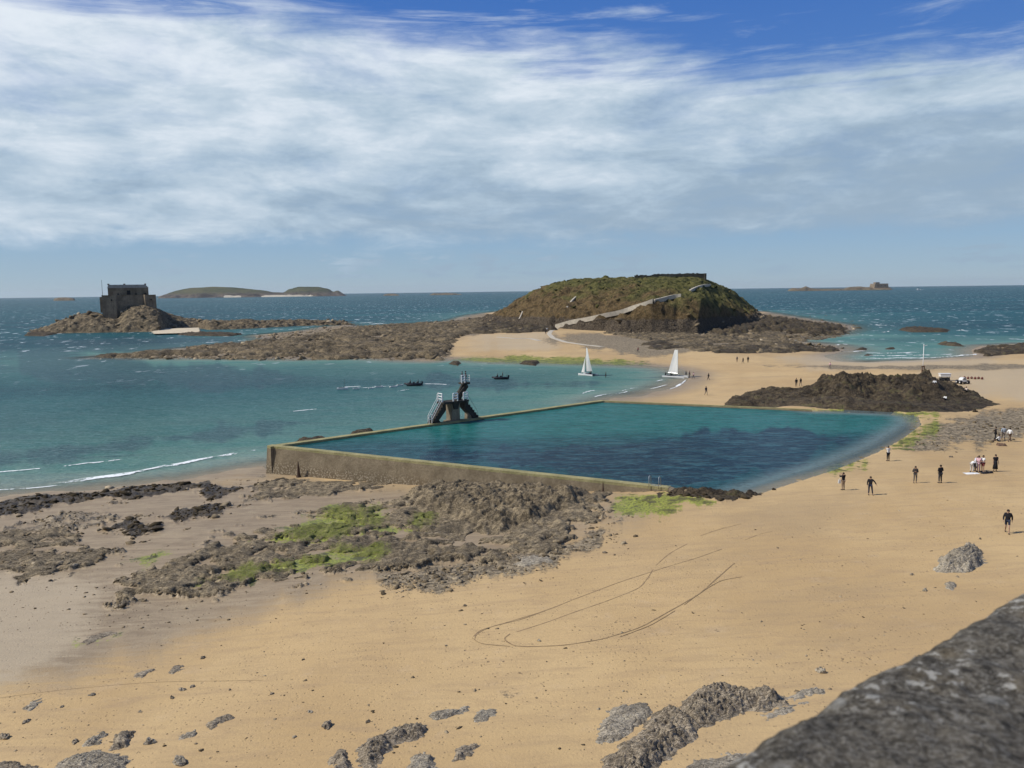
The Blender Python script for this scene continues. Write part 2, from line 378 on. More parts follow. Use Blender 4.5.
def water_material(name, pool=False):
    m, t = newmat(name)
    pos = t.n('ShaderNodeNewGeometry').outputs['Position']
    sh, al, dk = attr(t, 'wa', 0), attr(t, 'wa', 1), attr(t, 'wa', 2)
    camd = t.n('ShaderNodeVectorMath', {0: pos}, operation='LENGTH').outputs['Value']
    w1 = t.noise(t.mapping(pos, (0.55, 1.3, 1), (0, 0, 0.5)), 0.75, 6, 0.62, 0.6)
    w2 = t.noise(t.mapping(pos, (0.5, 1.4, 1), (0, 0, 0.15)), 0.10, 6, 0.65, 0.5)
    w3 = t.noise(t.mapping(pos, (0.25, 1.0, 1), (0, 0, 0.1)), 0.012, 6, 0.6, 0.6)
    w4 = t.noise(t.mapping(pos, (0.6, 1.3, 1), (0, 0, 0.4)), 2.6, 5, 0.65, 0.3)
    if pool:
        c = t.mix(t.ss(t.math('ADD', sh, t.math('MULTIPLY', t.math('SUBTRACT', w2, 0.5), 0.8)), 0.15, 0.9), (0.002, 0.040, 0.048), (0.010, 0.115, 0.098))
        dkf = t.ss(t.math('ADD', dk, t.math('MULTIPLY', t.math('SUBTRACT', w2, 0.5), 1.2)), 0.35, 0.7)
        c = t.mix(dkf, c, (0.003, 0.018, 0.034))
        c = t.mix(t.ss(w1, 0.42, 0.72, 0, 0.45), c, (0.06, 0.17, 0.185))
        c = t.mix(t.ss(w1, 0.48, 0.3, 0, 0.5), c, (0.002, 0.016, 0.028))
        c = t.mix(t.ss(al, 0.0, 0.9), (0.150, 0.195, 0.185), c)
        c = t.mix(t.ss(w4, 0.5, 0.68, 0, 0.4), c, (0.05, 0.14, 0.16))
        c = t.mix(t.ss(w4, 0.48, 0.34, 0, 0.45), c, (0.002, 0.020, 0.028))
    else:
        deep = t.mix(t.ss(w3, 0.35, 0.65), (0.002, 0.036, 0.052), (0.005, 0.066, 0.080))  # noise bands: cloud shading on the water painted as darker tone
        shal = t.mix(t.ss(w2, 0.35, 0.65), (0.066, 0.182, 0.152), (0.155, 0.275, 0.215))
        s2 = t.math('ADD', sh, t.math('MULTIPLY', t.math('SUBTRACT', w3, 0.5), 0.5))
        c = t.mix(t.ss(s2, 0.05, 0.9), deep, shal)
        c = t.mix(t.ss(t.math('ADD', sh, t.math('MULTIPLY', t.math('SUBTRACT', w2, 0.5), 0.25)), 0.66, 0.98), c, (0.29, 0.31, 0.25))
        dkf = t.ss(t.math('ADD', dk, t.math('MULTIPLY', t.math('SUBTRACT', w2, 0.5), 1.4)), 0.4, 0.9)
        c = t.mix(t.math('MULTIPLY', dkf, 0.75), c, (0.030, 0.062, 0.078))
        c = t.mix(t.math('MULTIPLY', t.ss(w1, 0.42, 0.7, 0.0, 0.45), t.ss(sh, 0.0, 0.4, 0.4, 1.0)), c, (0.13, 0.235, 0.225))  # light and dark of the waves put into the colour, in place of gloss
        c = t.mix(t.ss(w2, 0.45, 0.7, 0.0, 0.5), c, (0.014, 0.070, 0.085))
        c = t.mix(t.math('MULTIPLY', t.ss(w4, 0.50, 0.68, 0, 0.5), t.ss(camd, 350, 120)), c, (0.17, 0.26, 0.25))
        c = t.mix(t.math('MULTIPLY', t.ss(w4, 0.48, 0.34, 0, 0.5), t.ss(camd, 350, 120)), c, (0.022, 0.070, 0.075))
        # white caps
        cap = t.math('MULTIPLY', t.ss(t.noise(t.mapping(pos, (0.35, 0.16, 1), (0, 0, 0.1)), 0.5, 5, 0.6, 0.4), 0.615, 0.66), t.ss(camd, 180, 420, 0.0, 0.8))
        c = t.mix(cap, c, (0.62, 0.68, 0.70))
    h = t.math('ADD', t.math('MULTIPLY', w1, 1.0), t.math('MULTIPLY', w4, 0.35))
    h = t.math('ADD', h, t.math('MULTIPLY', w2, 2.0))
    b = t.n('ShaderNodeBump', {'Height': h, 'Strength': 1.0 if not pool else 0.8, 'Distance': 0.45 if not pool else 0.22})
    df_ = t.n('ShaderNodeBsdfDiffuse', {'Color': c, 'Normal': b.outputs[0]})
    gl = t.n('ShaderNodeBsdfGlossy', {'Color': (1, 1, 1, 1), 'Roughness': 0.16, 'Normal': b.outputs[0]})
    fr = t.n('ShaderNodeFresnel', {'IOR': 1.33, 'Normal': b.outputs[0]})
    # a rough sea never shows its facets edge-on, so the mirror share stays bounded
    pr = t.n('ShaderNodeMixShader', {0: t.math('MINIMUM', t.math('MULTIPLY', fr.outputs[0], 0.5), 0.17 if not pool else 0.30), 1: df_.outputs[0], 2: gl.outputs[0]})
    tr = t.n('ShaderNodeBsdfTransparent')
    mx = t.n('ShaderNodeMixShader', {0: al if not pool else t.ss(al, 0.0, 0.35, 0.5, 1.0), 1: tr.outputs[0], 2: pr.outputs[0]})
    t.n('ShaderNodeOutputMaterial', {'Surface': mx.outputs[0]})
    return m

def foam_material():
    m, t = newmat('foam')
    pos = t.n('ShaderNodeNewGeometry').outputs['Position']
    n = t.noise(pos, 1.1, 7, 0.7, 0.4)
    e = attr(t, 'edge')
    f = t.ss(t.math('ADD', e, t.math('MULTIPLY', t.math('SUBTRACT', n, 0.5), 1.8)), 0.45, 0.75, 0, 0.9)
    d = t.n('ShaderNodeBsdfDiffuse', {'Color': (0.80, 0.83, 0.82, 1)})
    tr = t.n('ShaderNodeBsdfTransparent')
    mx = t.n('ShaderNodeMixShader', {0: f, 1: tr.outputs[0], 2: d.outputs[0]})
    t.n('ShaderNodeOutputMaterial', {'Surface': mx.outputs[0]})
    return m

def hill_material():
    m, t = newmat('island_heath')
    pos = t.n('ShaderNodeNewGeometry').outputs['Position']
    nrm = t.n('ShaderNodeNewGeometry').outputs['Normal']
    veg, rk, lt = attr(t, 'hm', 0), attr(t, 'hm', 1), attr(t, 'hm', 2)
    n1 = t.noise(pos, 0.055, 7, 0.62, 0.6)
    n2 = t.noise(pos, 0.30, 7, 0.68, 0.4)
    n3 = t.noise(pos, 1.6, 5, 0.7)
    brown = t.mix(t.ss(n2, 0.35, 0.65), (0.080, 0.054, 0.026), (0.29, 0.195, 0.095))
    olive = t.mix(t.ss(n2, 0.35, 0.65), (0.062, 0.066, 0.020), (0.250, 0.225, 0.080))
    vf = t.ss(t.math('ADD', veg, t.math('MULTIPLY', t.math('SUBTRACT', n1, 0.5), 1.6)), 0.3, 0.75)
    c = t.mix(vf, brown, olive)
    c = t.mix(t.ss(n3, 0.35, 0.7, 0.0, 0.6), c, (0.022, 0.026, 0.012))
    c = t.mix(t.ss(n2, 0.54, 0.64, 0.0, 0.6), c, (0.030, 0.034, 0.012))
    rock = t.mix(t.ss(n3, 0.35, 0.65), (0.034, 0.027, 0.020), (0.175, 0.138, 0.096))
    rf = t.ss(t.math('ADD', rk, t.math('MULTIPLY', t.math('SUBTRACT', n2, 0.5), 1.2)), 0.4, 0.6)
    c = t.mix(rf, c, rock)
    c = t.mix(t.ss(t.math('ADD', lt, t.math('MULTIPLY', t.math('SUBTRACT', n2, 0.5), 0.9)), 0.5, 0.7), c, (0.48, 0.43, 0.34))
    h = t.math('ADD', t.math('MULTIPLY', n2, 1.6), t.math('MULTIPLY', n3, 0.6))
    finish(t, c, 0.95, h, 0.9, 1.6, 0.1)
    return m

M = {}
M['ground'] = ground_material()
M['sea'] = water_material('sea_water')
M['pool'] = water_material('pool_water', True)
M['foam'] = foam_material()
M['heath'] = hill_material()
M['rock_dark'] = rock_material('weedy_dark_rock', (0.036, 0.027, 0.016), (0.185, 0.138, 0.082), green=0.35)
M['rock_reef'] = rock_material('reef_rock', (0.055, 0.042, 0.024), (0.40, 0.305, 0.175), scale=0.7)
M['rock_shelf'] = rock_material('shore_shelf_rock', (0.120, 0.092, 0.056), (0.50, 0.395, 0.245), lichen=(0.60, 0.49, 0.32), scale=1.5, strata=(1.0, 2.0, 1.0))
M['rock_grey'] = rock_material('grey_schist', (0.28, 0.238, 0.175), (0.76, 0.66, 0.50), lichen=(0.84, 0.75, 0.59), strata=(1.0, 2.6, 1.0), scale=1.6, green=0.15)
M['rock_brown'] = rock_material('brown_schist', (0.21, 0.168, 0.115), (0.70, 0.58, 0.42), lichen=(0.80, 0.69, 0.52), strata=(1.0, 2.6, 1.0), scale=1.6, green=0.15)

# ============================================================ mesh helpers
def tag(o, label=None, cat=None, group=None, kind=None):
    if label: o['label'] = label
    if cat: o['category'] = cat
    if group: o['group'] = group
    if kind: o['kind'] = kind
    return o
def link(name, me, mat, parent=None):
    o = bpy.data.objects.new(name, me)
    if mat is not None: me.materials.append(mat)
    C.objects.link(o)
    if parent: o.parent = parent
    return o
def empty(name, loc, rz=0.0):
    o = bpy.data.objects.new(name, None); o.empty_display_size = 0.5
    C.objects.link(o); o.location = loc; o.rotation_euler = (0, 0, rz)
    return o
def grid_mesh(name, Xg, Yg, Zg, mask=None, smooth=True, cols=None):
    nr, nc = Xg.shape
    co = np.stack([Xg, Yg, Zg], -1).reshape(-1, 3).astype(np.float32)
    idx = np.arange(nr * nc).reshape(nr, nc)
    q = np.stack([idx[:-1, :-1], idx[:-1, 1:], idx[1:, 1:], idx[1:, :-1]], -1).reshape(-1, 4)
    if mask is not None:
        mv = mask.reshape(-1)
        q = q[mv[q].any(1)]
        used = np.zeros(nr * nc, bool); used[q.reshape(-1)] = True
        remap = np.cumsum(used) - 1
        co = co[used]; q = remap[q]
    else: used = slice(None)
    me = bpy.data.meshes.new(name)
    me.vertices.add(len(co)); me.vertices.foreach_set('co', co.reshape(-1))
    me.loops.add(q.size); me.loops.foreach_set('vertex_index', q.reshape(-1).astype(np.int32))
    me.polygons.add(len(q)); me.polygons.foreach_set('loop_start', np.arange(0, q.size, 4, dtype=np.int32))
    me.polygons.foreach_set('loop_total', np.full(len(q), 4, np.int32))
    me.update(calc_edges=True)
    if smooth: me.polygons.foreach_set('use_smooth', np.ones(len(q), bool))
    for k, (a, b, c) in (cols or {}).items():
        at = me.color_attributes.new(k, 'FLOAT_COLOR', 'POINT')
        d = np.ones((nr * nc, 4), np.float32)
        d[:, 0] = np.ravel(a); d[:, 1] = np.ravel(b); d[:, 2] = np.ravel(c)
        at.data.foreach_set('color', d[used].reshape(-1).copy())
    return me
def tri_mesh(name, co, faces, n=3, smooth=False, cols=None):
    me = bpy.data.meshes.new(name)
    co = np.asarray(co, np.float32); faces = np.asarray(faces, np.int32)
    me.vertices.add(len(co)); me.vertices.foreach_set('co', co.reshape(-1))
    me.loops.add(faces.size); me.loops.foreach_set('vertex_index', faces.reshape(-1))
    me.polygons.add(len(faces)); me.polygons.foreach_set('loop_start', np.arange(0, faces.size, n, dtype=np.int32))
    me.polygons.foreach_set('loop_total', np.full(len(faces), n, np.int32))
    me.update(calc_edges=True)
    if smooth: me.polygons.foreach_set('use_smooth', np.ones(len(faces), bool))
    for k, (a, b, c) in (cols or {}).items():
        at = me.color_attributes.new(k, 'FLOAT_COLOR', 'POINT')
        d = np.ones((len(co), 4), np.float32); d[:, 0] = a; d[:, 1] = b; d[:, 2] = c
        at.data.foreach_set('color', d.reshape(-1))
    return me
def WP(pts, z=None):
    return [G0(a, b) if z is None else P(a, b, z) for a, b in pts]

# ============================================================ surface zones of the beach (surveyed outlines)
Z_WET = WP([(-600,730),(0,688),(60,676),(120,662),(200,634),(270,606),(340,585),(420,578),(520,563),(590,535),(640,508),(600,488),(265,478),(0,495),(-600,505)])
Z_RUB = [WP(p) for p in [
 [(90,600),(120,578),(190,556),(235,536),(290,515),(340,505),(400,500),(470,482),(600,488),(636,500),(600,520),(560,552),(480,566),(380,570),(270,586),(170,604)],
 [(-300,545),(-20,530),(60,528),(115,540),(110,565),(30,580),(-300,600)],
 [(240,500),(270,478),(400,482),(380,492),(300,500)],
 [(120,520),(60,545),(0,520),(100,508)]]]
Z_WEED = [WP(p) for p in [
 [(-300,516),(0,503),(50,494),(110,488),(200,482),(215,487),(140,497),(60,505),(0,515),(-300,530)],
 [(190,492),(260,481),(300,480),(250,492),(215,499)],
 [(160,518),(190,507),(234,503),(222,513),(180,523)],
 [(88,532),(118,521),(140,524),(104,536)],[(128,530),(168,522),(160,531),(135,536)],
 [(655,494),(700,492),(745,496),(700,500),(660,499)]]]
Z_GRN = [WP(p) for p in [
 [(268,540),(300,522),(330,507),(372,508),(380,522),(350,540),(300,545)],
 [(180,585),(250,566),(300,558),(345,546),(385,548),(372,560),(300,572),(215,586)],
 [(392,532),(415,514),(440,514),(425,530)], [(340,562),(360,548),(390,553),(370,562)],
 [(606,514),(622,496),(690,496),(716,503),(672,516)],
 [(130,560),(160,548),(180,552),(150,566)],[(80,645),(110,633),(120,636),(92,648)],
 [(814,472),(822,462),(862,458),(868,464),(842,471)],
 [(880,447),(905,430),(926,420),(950,414),(944,430),(905,446)],
 [(440,356),(520,352),(630,356),(642,362),(560,364),(470,361)],
 [(812,412),(850,409),(930,411),(950,413),(925,419),(880,416)]]]
Z_PEB = [WP(p) for p in [
 [(905,446),(938,422),(990,408),(1030,402),(1500,396),(1500,424),(1030,428),(985,434),(945,446)],
 [(548,338),(575,331),(640,334),(700,338),(800,338),(830,344),(760,346),(640,352),(585,344)],
 [(380,575),(480,560),(560,545),(620,520),(600,545),(530,570),(420,592)],
 [(500,356),(640,360),(640,366),(500,362)],
 [(780,362),(1500,358),(1500,363),(860,366)]]]
Z_GREY = [WP(p) for p in [
 [(930,372),(1000,366),(1500,362),(1500,398),(1024,396),(985,390),(960,382)],
 [(760,352),(850,350),(1000,358),(1000,366),(820,366)],
 [(-400,600),(0,570),(120,580),(100,640),(0,690),(-400,720)],  # left wet sand, its sheen painted as a paler tone
 [(470,335),(540,333),(560,345),(480,348)]]]
Z_REEF = [WP(q, 0.3) for q in [[(80,359),(150,351.5),(215,344),(262,340),(250,336),(300,330),(345,323),(400,323),(450,320),(475,313),(560,318),(540,333),(455,341),(445,359),(290,360)],[(700,318),(780,312),(860,325),(856,332),(840,337),(800,340),(792,342),(840,344),(850,349),(780,349),(640,340),(600,332),(680,325)]]]
def zone(x, y, polys, soft=3.0, amp=0.6, seed=20, det=1.0):
    """0..1 coverage with a ragged edge; sizes in metres, growing with how coarse the shore's own patches are"""
    x = np.asarray(x, float); y = np.asarray(y, float)
    r = np.hypot(x, y); sc = np.clip(r / 80.0, 0.5, 5)
    wrp = fbm(x / (5 * sc * det), y / (8 * sc * det), 5, seed, 0.62) * 8 * sc * amp
    d = np.full(x.shape, -1e9)
    for p in polys:
        p = np.array(p); mn = p.min(0) - 40; mxx = p.max(0) + 40
        b = (x > mn[0]) & (x < mxx[0]) & (y > mn[1]) & (y < mxx[1])
        if b.any(): d[b] = np.maximum(d[b], sdf(x[b], y[b], [tuple(v) for v in p]))
    return sstep(d + wrp, -soft * sc, soft * sc)
def cover(x, y):
    """where the foreshore's rock crust breaks through the wet sand"""
    z_ = zone(x, y, Z_RUB, 3.2, 0.30, 22, 0.5)
    return sstep(z_ * 0.9 + 0.95 * fbm(x / 6.0, y / 4.5, 4, 401) + 0.9 * fbm(x / 2.2, y / 1.6, 4, 402), 0.62, 0.86) * (z_ > 0.02)
def zones(x, y):
    return dict(wet=np.maximum(zone(x, y, [Z_WET], 8.0, 0.45, 21), sstep(-sdf(x, y, LAND), -3.0, 0.0) * 0.8 + sstep(sdf(x, y, LAND), 14, 0) * 0.9 * (sdf(x, y, LAND) > 0)),
        rub=np.maximum(cover(x, y), zone(x, y, Z_REEF, 2.5, 0.2, 22, 0.5)), grn=zone(x, y, Z_GRN, 2.6, 0.30, 23, 0.5), weed=zone(x, y, Z_WEED, 0.9, 0.38, 24),
        peb=zone(x, y, Z_PEB, 3.5, 0.3, 25, 0.5), gry=zone(x, y, Z_GREY, 6.0, 0.5, 26))

# ============================================================ ground: one sheet to the horizon
rr = np.concatenate([np.linspace(1, 24, 24), 1.0 / np.linspace(1 / 25.0, 1 / 700.0, 640), np.geomspace(720, 20000, 60)])
aa = np.concatenate([np.linspace(-80, -37, 60)[:-1], np.linspace(-37, 37, 1040), np.linspace(37, 80, 60)[1:]])
Rg, Ag = np.meshgrid(rr, np.radians(aa), indexing='ij')
GX, GY = Rg * np.sin(Ag), Rg * np.cos(Ag)
GZ = ground(GX, GY)
zn = zones(GX, GY)
dryf = (1 - zn['rub'])
relief = (ridged(GX / 1.3, GY / 1.3, 5, 31) - 0.45) * 0.34 * zn['rub'] + (ridged(GX / 5, GY / 7, 4, 33) - 0.5) * 0.7 * zn['rub'] ** 2
relief += (ridged(GX / 1.1, GY / 1.1, 4, 35) - 0.3) * 0.45 * zn['weed']
relief += fbm(GX / 9, GY / 6, 3, 36) * 0.10 * dryf
relief *= sstep(GZ, 0.05, 0.35)
relief *= np.where(np.abs(sdf(GX, GY, POOL)) < 3.0, 0.0, 1.0)
GZ = GZ + relief * (Rg < 700)
# wet masks are surface colour; gry also paints the sheen of the left sand
me = grid_mesh('beach', GX, GY, GZ, None, True, {'ma': (zn['wet'], zn['rub'], zn['grn']), 'mb': (zn['weed'], zn['peb'], zn['gry'])})
beach = tag(link('ground', me, M['ground']), kind='structure')
def gz(x, y):
    """height of the built ground"""
    x = np.atleast_1d(np.asarray(x, float)); y = np.atleast_1d(np.asarray(y, float))
    r = np.hypot(x, y); a = np.degrees(np.arctan2(x, y))
    i = np.clip(np.searchsorted(rr, r) - 1, 0, len(rr) - 2); j = np.clip(np.searchsorted(aa, a) - 1, 0, len(aa) - 2)
    u = np.clip((r - rr[i]) / (rr[i + 1] - rr[i]), 0, 1); v = np.clip((a - aa[j]) / (aa[j + 1] - aa[j]), 0, 1)
    return (GZ[i, j] * (1 - u) * (1 - v) + GZ[i + 1, j] * u * (1 - v) + GZ[i, j + 1] * (1 - u) * v + GZ[i + 1, j + 1] * u * v)
def GG(px, py):
    z = 2.5
    for _ in range(16):
        x, y = P(px, py, z); z = 0.4 * z + 0.6 * float(gz(x, y)[0])
    return x, y, float(gz(x, y)[0])

# ============================================================ sea
rs = np.concatenate([1.0 / np.linspace(1 / 60.0, 1 / 5000.0, 420), np.geomspace(5200, 20000, 30)])
as_ = np.concatenate([np.linspace(-80, -37, 40)[:-1], np.linspace(-37, 37, 620), np.linspace(37, 80, 40)[1:]])
Rs, As = np.meshgrid(rs, np.radians(as_), indexing='ij')
SX, SY = Rs * np.sin(As), Rs * np.cos(As)
dl = -sdf(SX, SY, LAND)
dl_ = np.maximum(dl, 0)
scs = np.clip(Rs / 100, .5, 4)
shal = np.exp(-dl_ / 80.0) * 0.70 + 0.30 * np.exp(-dl_ / 15)
shal = np.where(Rs > 420, shal * 0.55, shal)
alp = sstep(dl, -0.5, 7.0 * np.sqrt(scs)) * 0.72 + 0.28
BLUE = [P(a, b, 0) for a, b in [(0,300),(0,470),(60,440),(150,420),(300,385),(260,362),(80,358),(0,340)]]
WDK = [[P(a, b, 0) for a, b in q] for q in [[(430,374),(600,384),(500,391),(400,384)], [(-100,462),(60,448),(240,425),(330,418),(240,436),(100,455),(-100,475)],
   [(0,345),(150,360),(330,378),(200,392),(0,372)], [(30,340),(250,336),(260,344),(150,352),(20,352)]]]
dkz = zone(SX, SY, WDK, 5.0, 0.7, 41)
smask = (sdf(SX, SY, LAND) < 25) & ~((sdf(SX, SY, POOL) > -0.2))
me = grid_mesh('sea', SX, SY, np.zeros_like(SX), smask, True, {'wa': (shal, alp, dkz)})
tag(link('water', me, M['sea']), kind='structure')

# pool water
xs = np.arange(-36, 62, 0.5); ys = np.arange(70, 146, 0.5)
PXg, PYg = np.meshgrid(xs, ys, indexing='xy')
dpo = sdf(PXg, PYg, POOL); dsh = dline(PXg, PYg, SHORE)
keep = (dpo > 0.72) | ((dsh < 3.0) & (dpo < 0) & (dline(PXg, PYg, [PA, PB]) > 1.5) & (dline(PXg, PYg, [PC, PA]) > 2) & (dline(PXg, PYg, [PC, PD]) > 2))
PDK = [[P(a, b, POOL_Z) for a, b in q] for q in [[(430,456),(500,446),(560,447),(640,446),(690,440),(720,430),(790,430),(850,434),(890,440),(840,452),(780,468),(720,478),(662,482),(540,470),(470,462)]]]
pdk = zone(PXg, PYg, PDK, 4.0, 0.8, 42)
psh = sstep(PYg, 92, 118)
pal = sstep(dsh, 0.0, 7.0) + 0 * PXg
me = grid_mesh('pool_water', PXg, PYg, np.full_like(PXg, POOL_Z), keep, True, {'wa': (psh, pal, pdk)})
# snap the sheet's rim onto the inner face of the walls
tag(link('water', me, M['pool']), kind='structure')

# ============================================================ islands
_KP = math.cos(PITCH); _KR = math.sin(PITCH) * math.sin(ROLL)
def XW(px, D): return D * ((px - 512) * _KP / FPX + _KR)      # bearing of a reading at eye level
def PXW(x, D): return 512 + (x / D - _KR) * FPX / _KP
def hor(px): return 290.5 - 0.0127 * (px - 512)
def island(name, sil, base, width, res, seed, mat, zb=-1.0, cliff=0.4, cliff_w=12.0, rise=55.0, rough=1.2, kind='structure', light=None, off=50.0, nsc=1.0, plateau=1.4):
    """sil: skyline readings; base: (px, distance of the foot); the hill rises behind its foot line"""
    sp = np.array(sil, float); bp = np.array(base, float)
    D0, D1 = bp[:, 1].min() - 4, bp[:, 1].max() + off * 2 + width
    X0 = min(XW(sp[0, 0], D0), XW(sp[0, 0], D1)); X1 = max(XW(sp[-1, 0], D0), XW(sp[-1, 0], D1))
    gx = np.arange(X0, X1, res); gy = np.arange(D0, D1, res * 1.2)
    Xg, Yg = np.meshgrid(gx, gy, indexing='xy')
    wx = fbm(Xg / (18 * nsc), Yg / (18 * nsc), 3, seed + 9) * 6 * nsc
    pa = PXW(Xg + wx * 0.4, Yg)
    Db = np.interp(pa, bp[:, 0], bp[:, 1])
    Dt = Db + off
    top = ZC + (hor(pa) - np.interp(pa, sp[:, 0], sp[:, 1])) * Dt / FPX
    top = np.where((pa < sp[0, 0]) | (pa > sp[-1, 0]), -3, top)
    t = Yg - Db + wx
    if callable(cliff): cliff = cliff(pa)
    g = cliff * sstep(t, 0, cliff_w) + (1 - cliff) * np.clip((t - cliff_w * 0.5) / (rise - cliff_w * 0.5), 0, 1) ** 0.8
    g = g * sstep(t, rise * plateau + width, rise * plateau * 0.7 + width * 0.45)
    h = zb + (top - zb) * g
    amp = rough * np.clip(g * 3, 0, 1)
    h = h + (ridged(Xg / (14 * nsc), Yg / (14 * nsc), 5, seed) - 0.62) * 3.6 * amp * (1 - sstep(g, 0.85, 1.0) * 0.7) + fbm(Xg / (3.0 * nsc), Yg / (3.0 * nsc), 4, seed + 3) * 0.8 * amp
    keep = (t > -1) & (h > zb + 0.02)
    frac = np.clip((h - zb) / max(1.0, (sp[:, 1].min() * 0 + h.max() - zb)), 0, 1)
    sx = np.clip((pa - sp[0, 0]) / (sp[-1, 0] - sp[0, 0]), 0, 1)
    veg = np.clip(frac * 1.15 - 0.35 + 0.5 * sstep(sx, 0.45, 0.8), 0, 1)
    rk = sstep(frac, 0.30, 0.12) * 0.9 + 0.35 * sstep(g, 0.5, 0.3)
    lt = np.zeros_like(h) if light is None else light(pa, Yg, h, t)
    me = grid_mesh(name, Xg, Yg, h, keep, True, {'hm': (veg, np.clip(rk, 0, 1), lt)})
    ob = link(name, me, mat)
    ob['kind'] = 'structure'
    return ob, (gx, gy, h)
def island_hit(data, px, py):
    """where the sight line through a reading first meets the island's slope"""
    gx, gy, h = data
    a = (px - 512.0) / FPX; b = (384.0 - py) / FPX
    d = F_ + RT * a + U_ * b
    for D in np.arange(gy[0], gy[-1], 0.25):
        s = D / d.y; x = d.x * s; z = ZC + d.z * s
        i = int((x - gx[0]) / (gx[1] - gx[0])); j = int((D - gy[0]) / (gy[1] - gy[0]))
        if 0 <= i < len(gx) and 0 <= j < len(gy) and h[j, i] >= z: return (x, D, float(h[j, i]))
    return None

GB = [(462,326),(478,320),(490,315),(500,310),(515,301),(530,292),(545,286.5),(560,282),(575,279),(600,277.8),(640,277),(670,277),(700,277.5),(712,282),(722,286),(735,293),(750,305),(765,316),(778,321),(795,324)]
GBB = [(462,545),(500,470),(550,412),(600,394),(650,376),(700,378),(740,428),(770,470),(800,500)]
isl, GBD = island('island', GB, GBB, 10, 0.55, 51, M['heath'], zb=1.0, cliff=lambda pa: np.interp(pa, [480, 540, 610, 660, 740, 790], [0.18, 0.22, 0.36, 0.50, 0.50, 0.3]), cliff_w=13, rise=82, rough=1.15, off=72)

# low rocky reefs, stepped schist: one height sheet each, following the beach below
def outcrop(name, poly, H, res, seed, mat, label=None, cat=None, group=None, edge=1.0, warp=0.5, nsc=1.0, kind=None, base=None, dip=0.5, sharp=1.0, sink=0.25, spiky=1.0, holes=0.0, grn=False, fract=0.6, cov=False, flat=False):
    p = np.array(poly); mn = p.min(0) - edge; mx = p.max(0) + edge
    rx, ry = res if isinstance(res, tuple) else (res, res)
    gx = np.arange(mn[0], mx[0], rx); gy = np.arange(mn[1], mx[1], ry)
    Xg, Yg = np.meshgrid(gx, gy, indexing='xy')
    d = sdf(Xg, Yg, poly) + fbm(Xg / (1.8 * nsc), Yg / (1.8 * nsc), 5, seed, 0.6) * 1.6 * warp * nsc
    # strata: ridges run along the dip direction
    ca, sa = math.cos(dip), math.sin(dip)
    u = (Xg * ca + Yg * sa); v = (-Xg * sa + Yg * ca)
    rg = ridged(u / (3.4 * nsc), v / (1.5 * nsc), 5, seed + 2, 0.58)
    lay = v / (0.55 * nsc) + fbm(u / (2.5 * nsc), v / (2.5 * nsc), 3, seed + 5) * 2.4
    saw = (lay - np.floor(lay))
    lump = fbm(Xg / (2.6 * nsc), Yg / (2.6 * nsc), 3, seed + 7)
    Hh = H(Xg, Yg) if callable(H) else H
    frac = (ridged(u / (1.1 * nsc), v / (0.42 * nsc), 4, seed + 21, 0.6) - 0.55) * fract
    edge_n = fbm(Xg / (0.7 * nsc), Yg / (0.7 * nsc), 4, seed + 23)
    d = d + edge_n * 0.5 * nsc * fract
    prof = sstep(d, 0, edge)
    if cov: prof = prof * cover(Xg, Yg)
    h = Hh * prof * np.clip(0.50 + spiky * 0.42 * (rg - 0.35) + 0.38 * lump + 0.16 * saw * sharp + 0.5 * frac, 0.04, 1.5)
    if cov: h = np.where(prof > 0.15, h, -0.4)
    h = np.where(d > 0, h - holes * Hh * sstep(fbm(Xg / (7 * nsc), Yg / (5 * nsc), 4, seed + 17), -0.15, 0.25), -0.4 * np.clip(-d / 0.3, 0, 1))
    keep = h > -sink
    b = (gz(Xg.ravel(), Yg.ravel()).reshape(Xg.shape) if base is None else np.full_like(Xg, base))
    gr_ = None
    if grn: e_ = zone(Xg, Yg, Z_GRN, 2.6, 0.30, 23, 0.5); gr_ = {'grn': (e_, e_, e_)}
    me = grid_mesh(name, Xg, Yg, b + h - 0.02, keep, not flat, gr_)
    o = link(name, me, mat)
    if kind: o['kind'] = kind
    else: tag(o, label, cat, group)
    return o, (gx, gy, b + h)

# ============================================================ reefs of the foreshore (terrain)
def reef(name, px, H, res, seed, z=None, mat='rock_reef', edge=3.0, nsc=3.0, warp=0.9, spiky=2.0, holes=1.3, **k):
    H = H * 0.62; nsc = nsc * 0.5; edge = edge * 0.5
    return outcrop(name, WP(px, z), H, res, seed, M[mat], edge=edge, nsc=nsc, warp=warp, spiky=spiky, holes=holes, kind='structure', **k)
reef('reef', [(95,357),(150,353),(185,349),(215,346),(265,341),(300,338),(340,330),(360,328),(400,325),(450,322),(478,319),(500,326),(540,331),(520,333),(470,334),(455,341),(452,350),(445,357),(400,358),(290,359),(180,358)], 2.6, (0.9, 1.6), 61, edge=7, nsc=4)
reef('reef', [(470,334),(480,325),(505,322),(560,330),(545,332),(500,334)], 3.0, (0.9, 1.5), 62, mat='rock_dark', edge=5)
reef('reef', [(600,331),(660,331),(740,327),(790,320),(848,325),(852,330),(838,335),(800,338),(790,341),(800,346),(760,349),(700,348),(672,343),(640,337)], 1.8, (0.9, 1.6), 63, edge=6, nsc=3.4)
reef('reef', [(690,327),(745,322),(770,317),(846,326),(848,331),(820,333),(770,330),(720,333)], 4.2, (0.9, 1.5), 64, mat='rock_dark', edge=8, nsc=3.6)
reef('reef', [(700,345),(720,342),(800,341),(838,344),(842,347),(780,349),(715,350)], 1.5, (0.8, 1.4), 65, mat='rock_dark', edge=4, nsc=2.6)
reef('reef', [(640,341),(660,338),(700,341),(680,345),(650,346)], 1.2, (0.7, 1.3), 66, mat='rock_dark', edge=3, nsc=2.4)
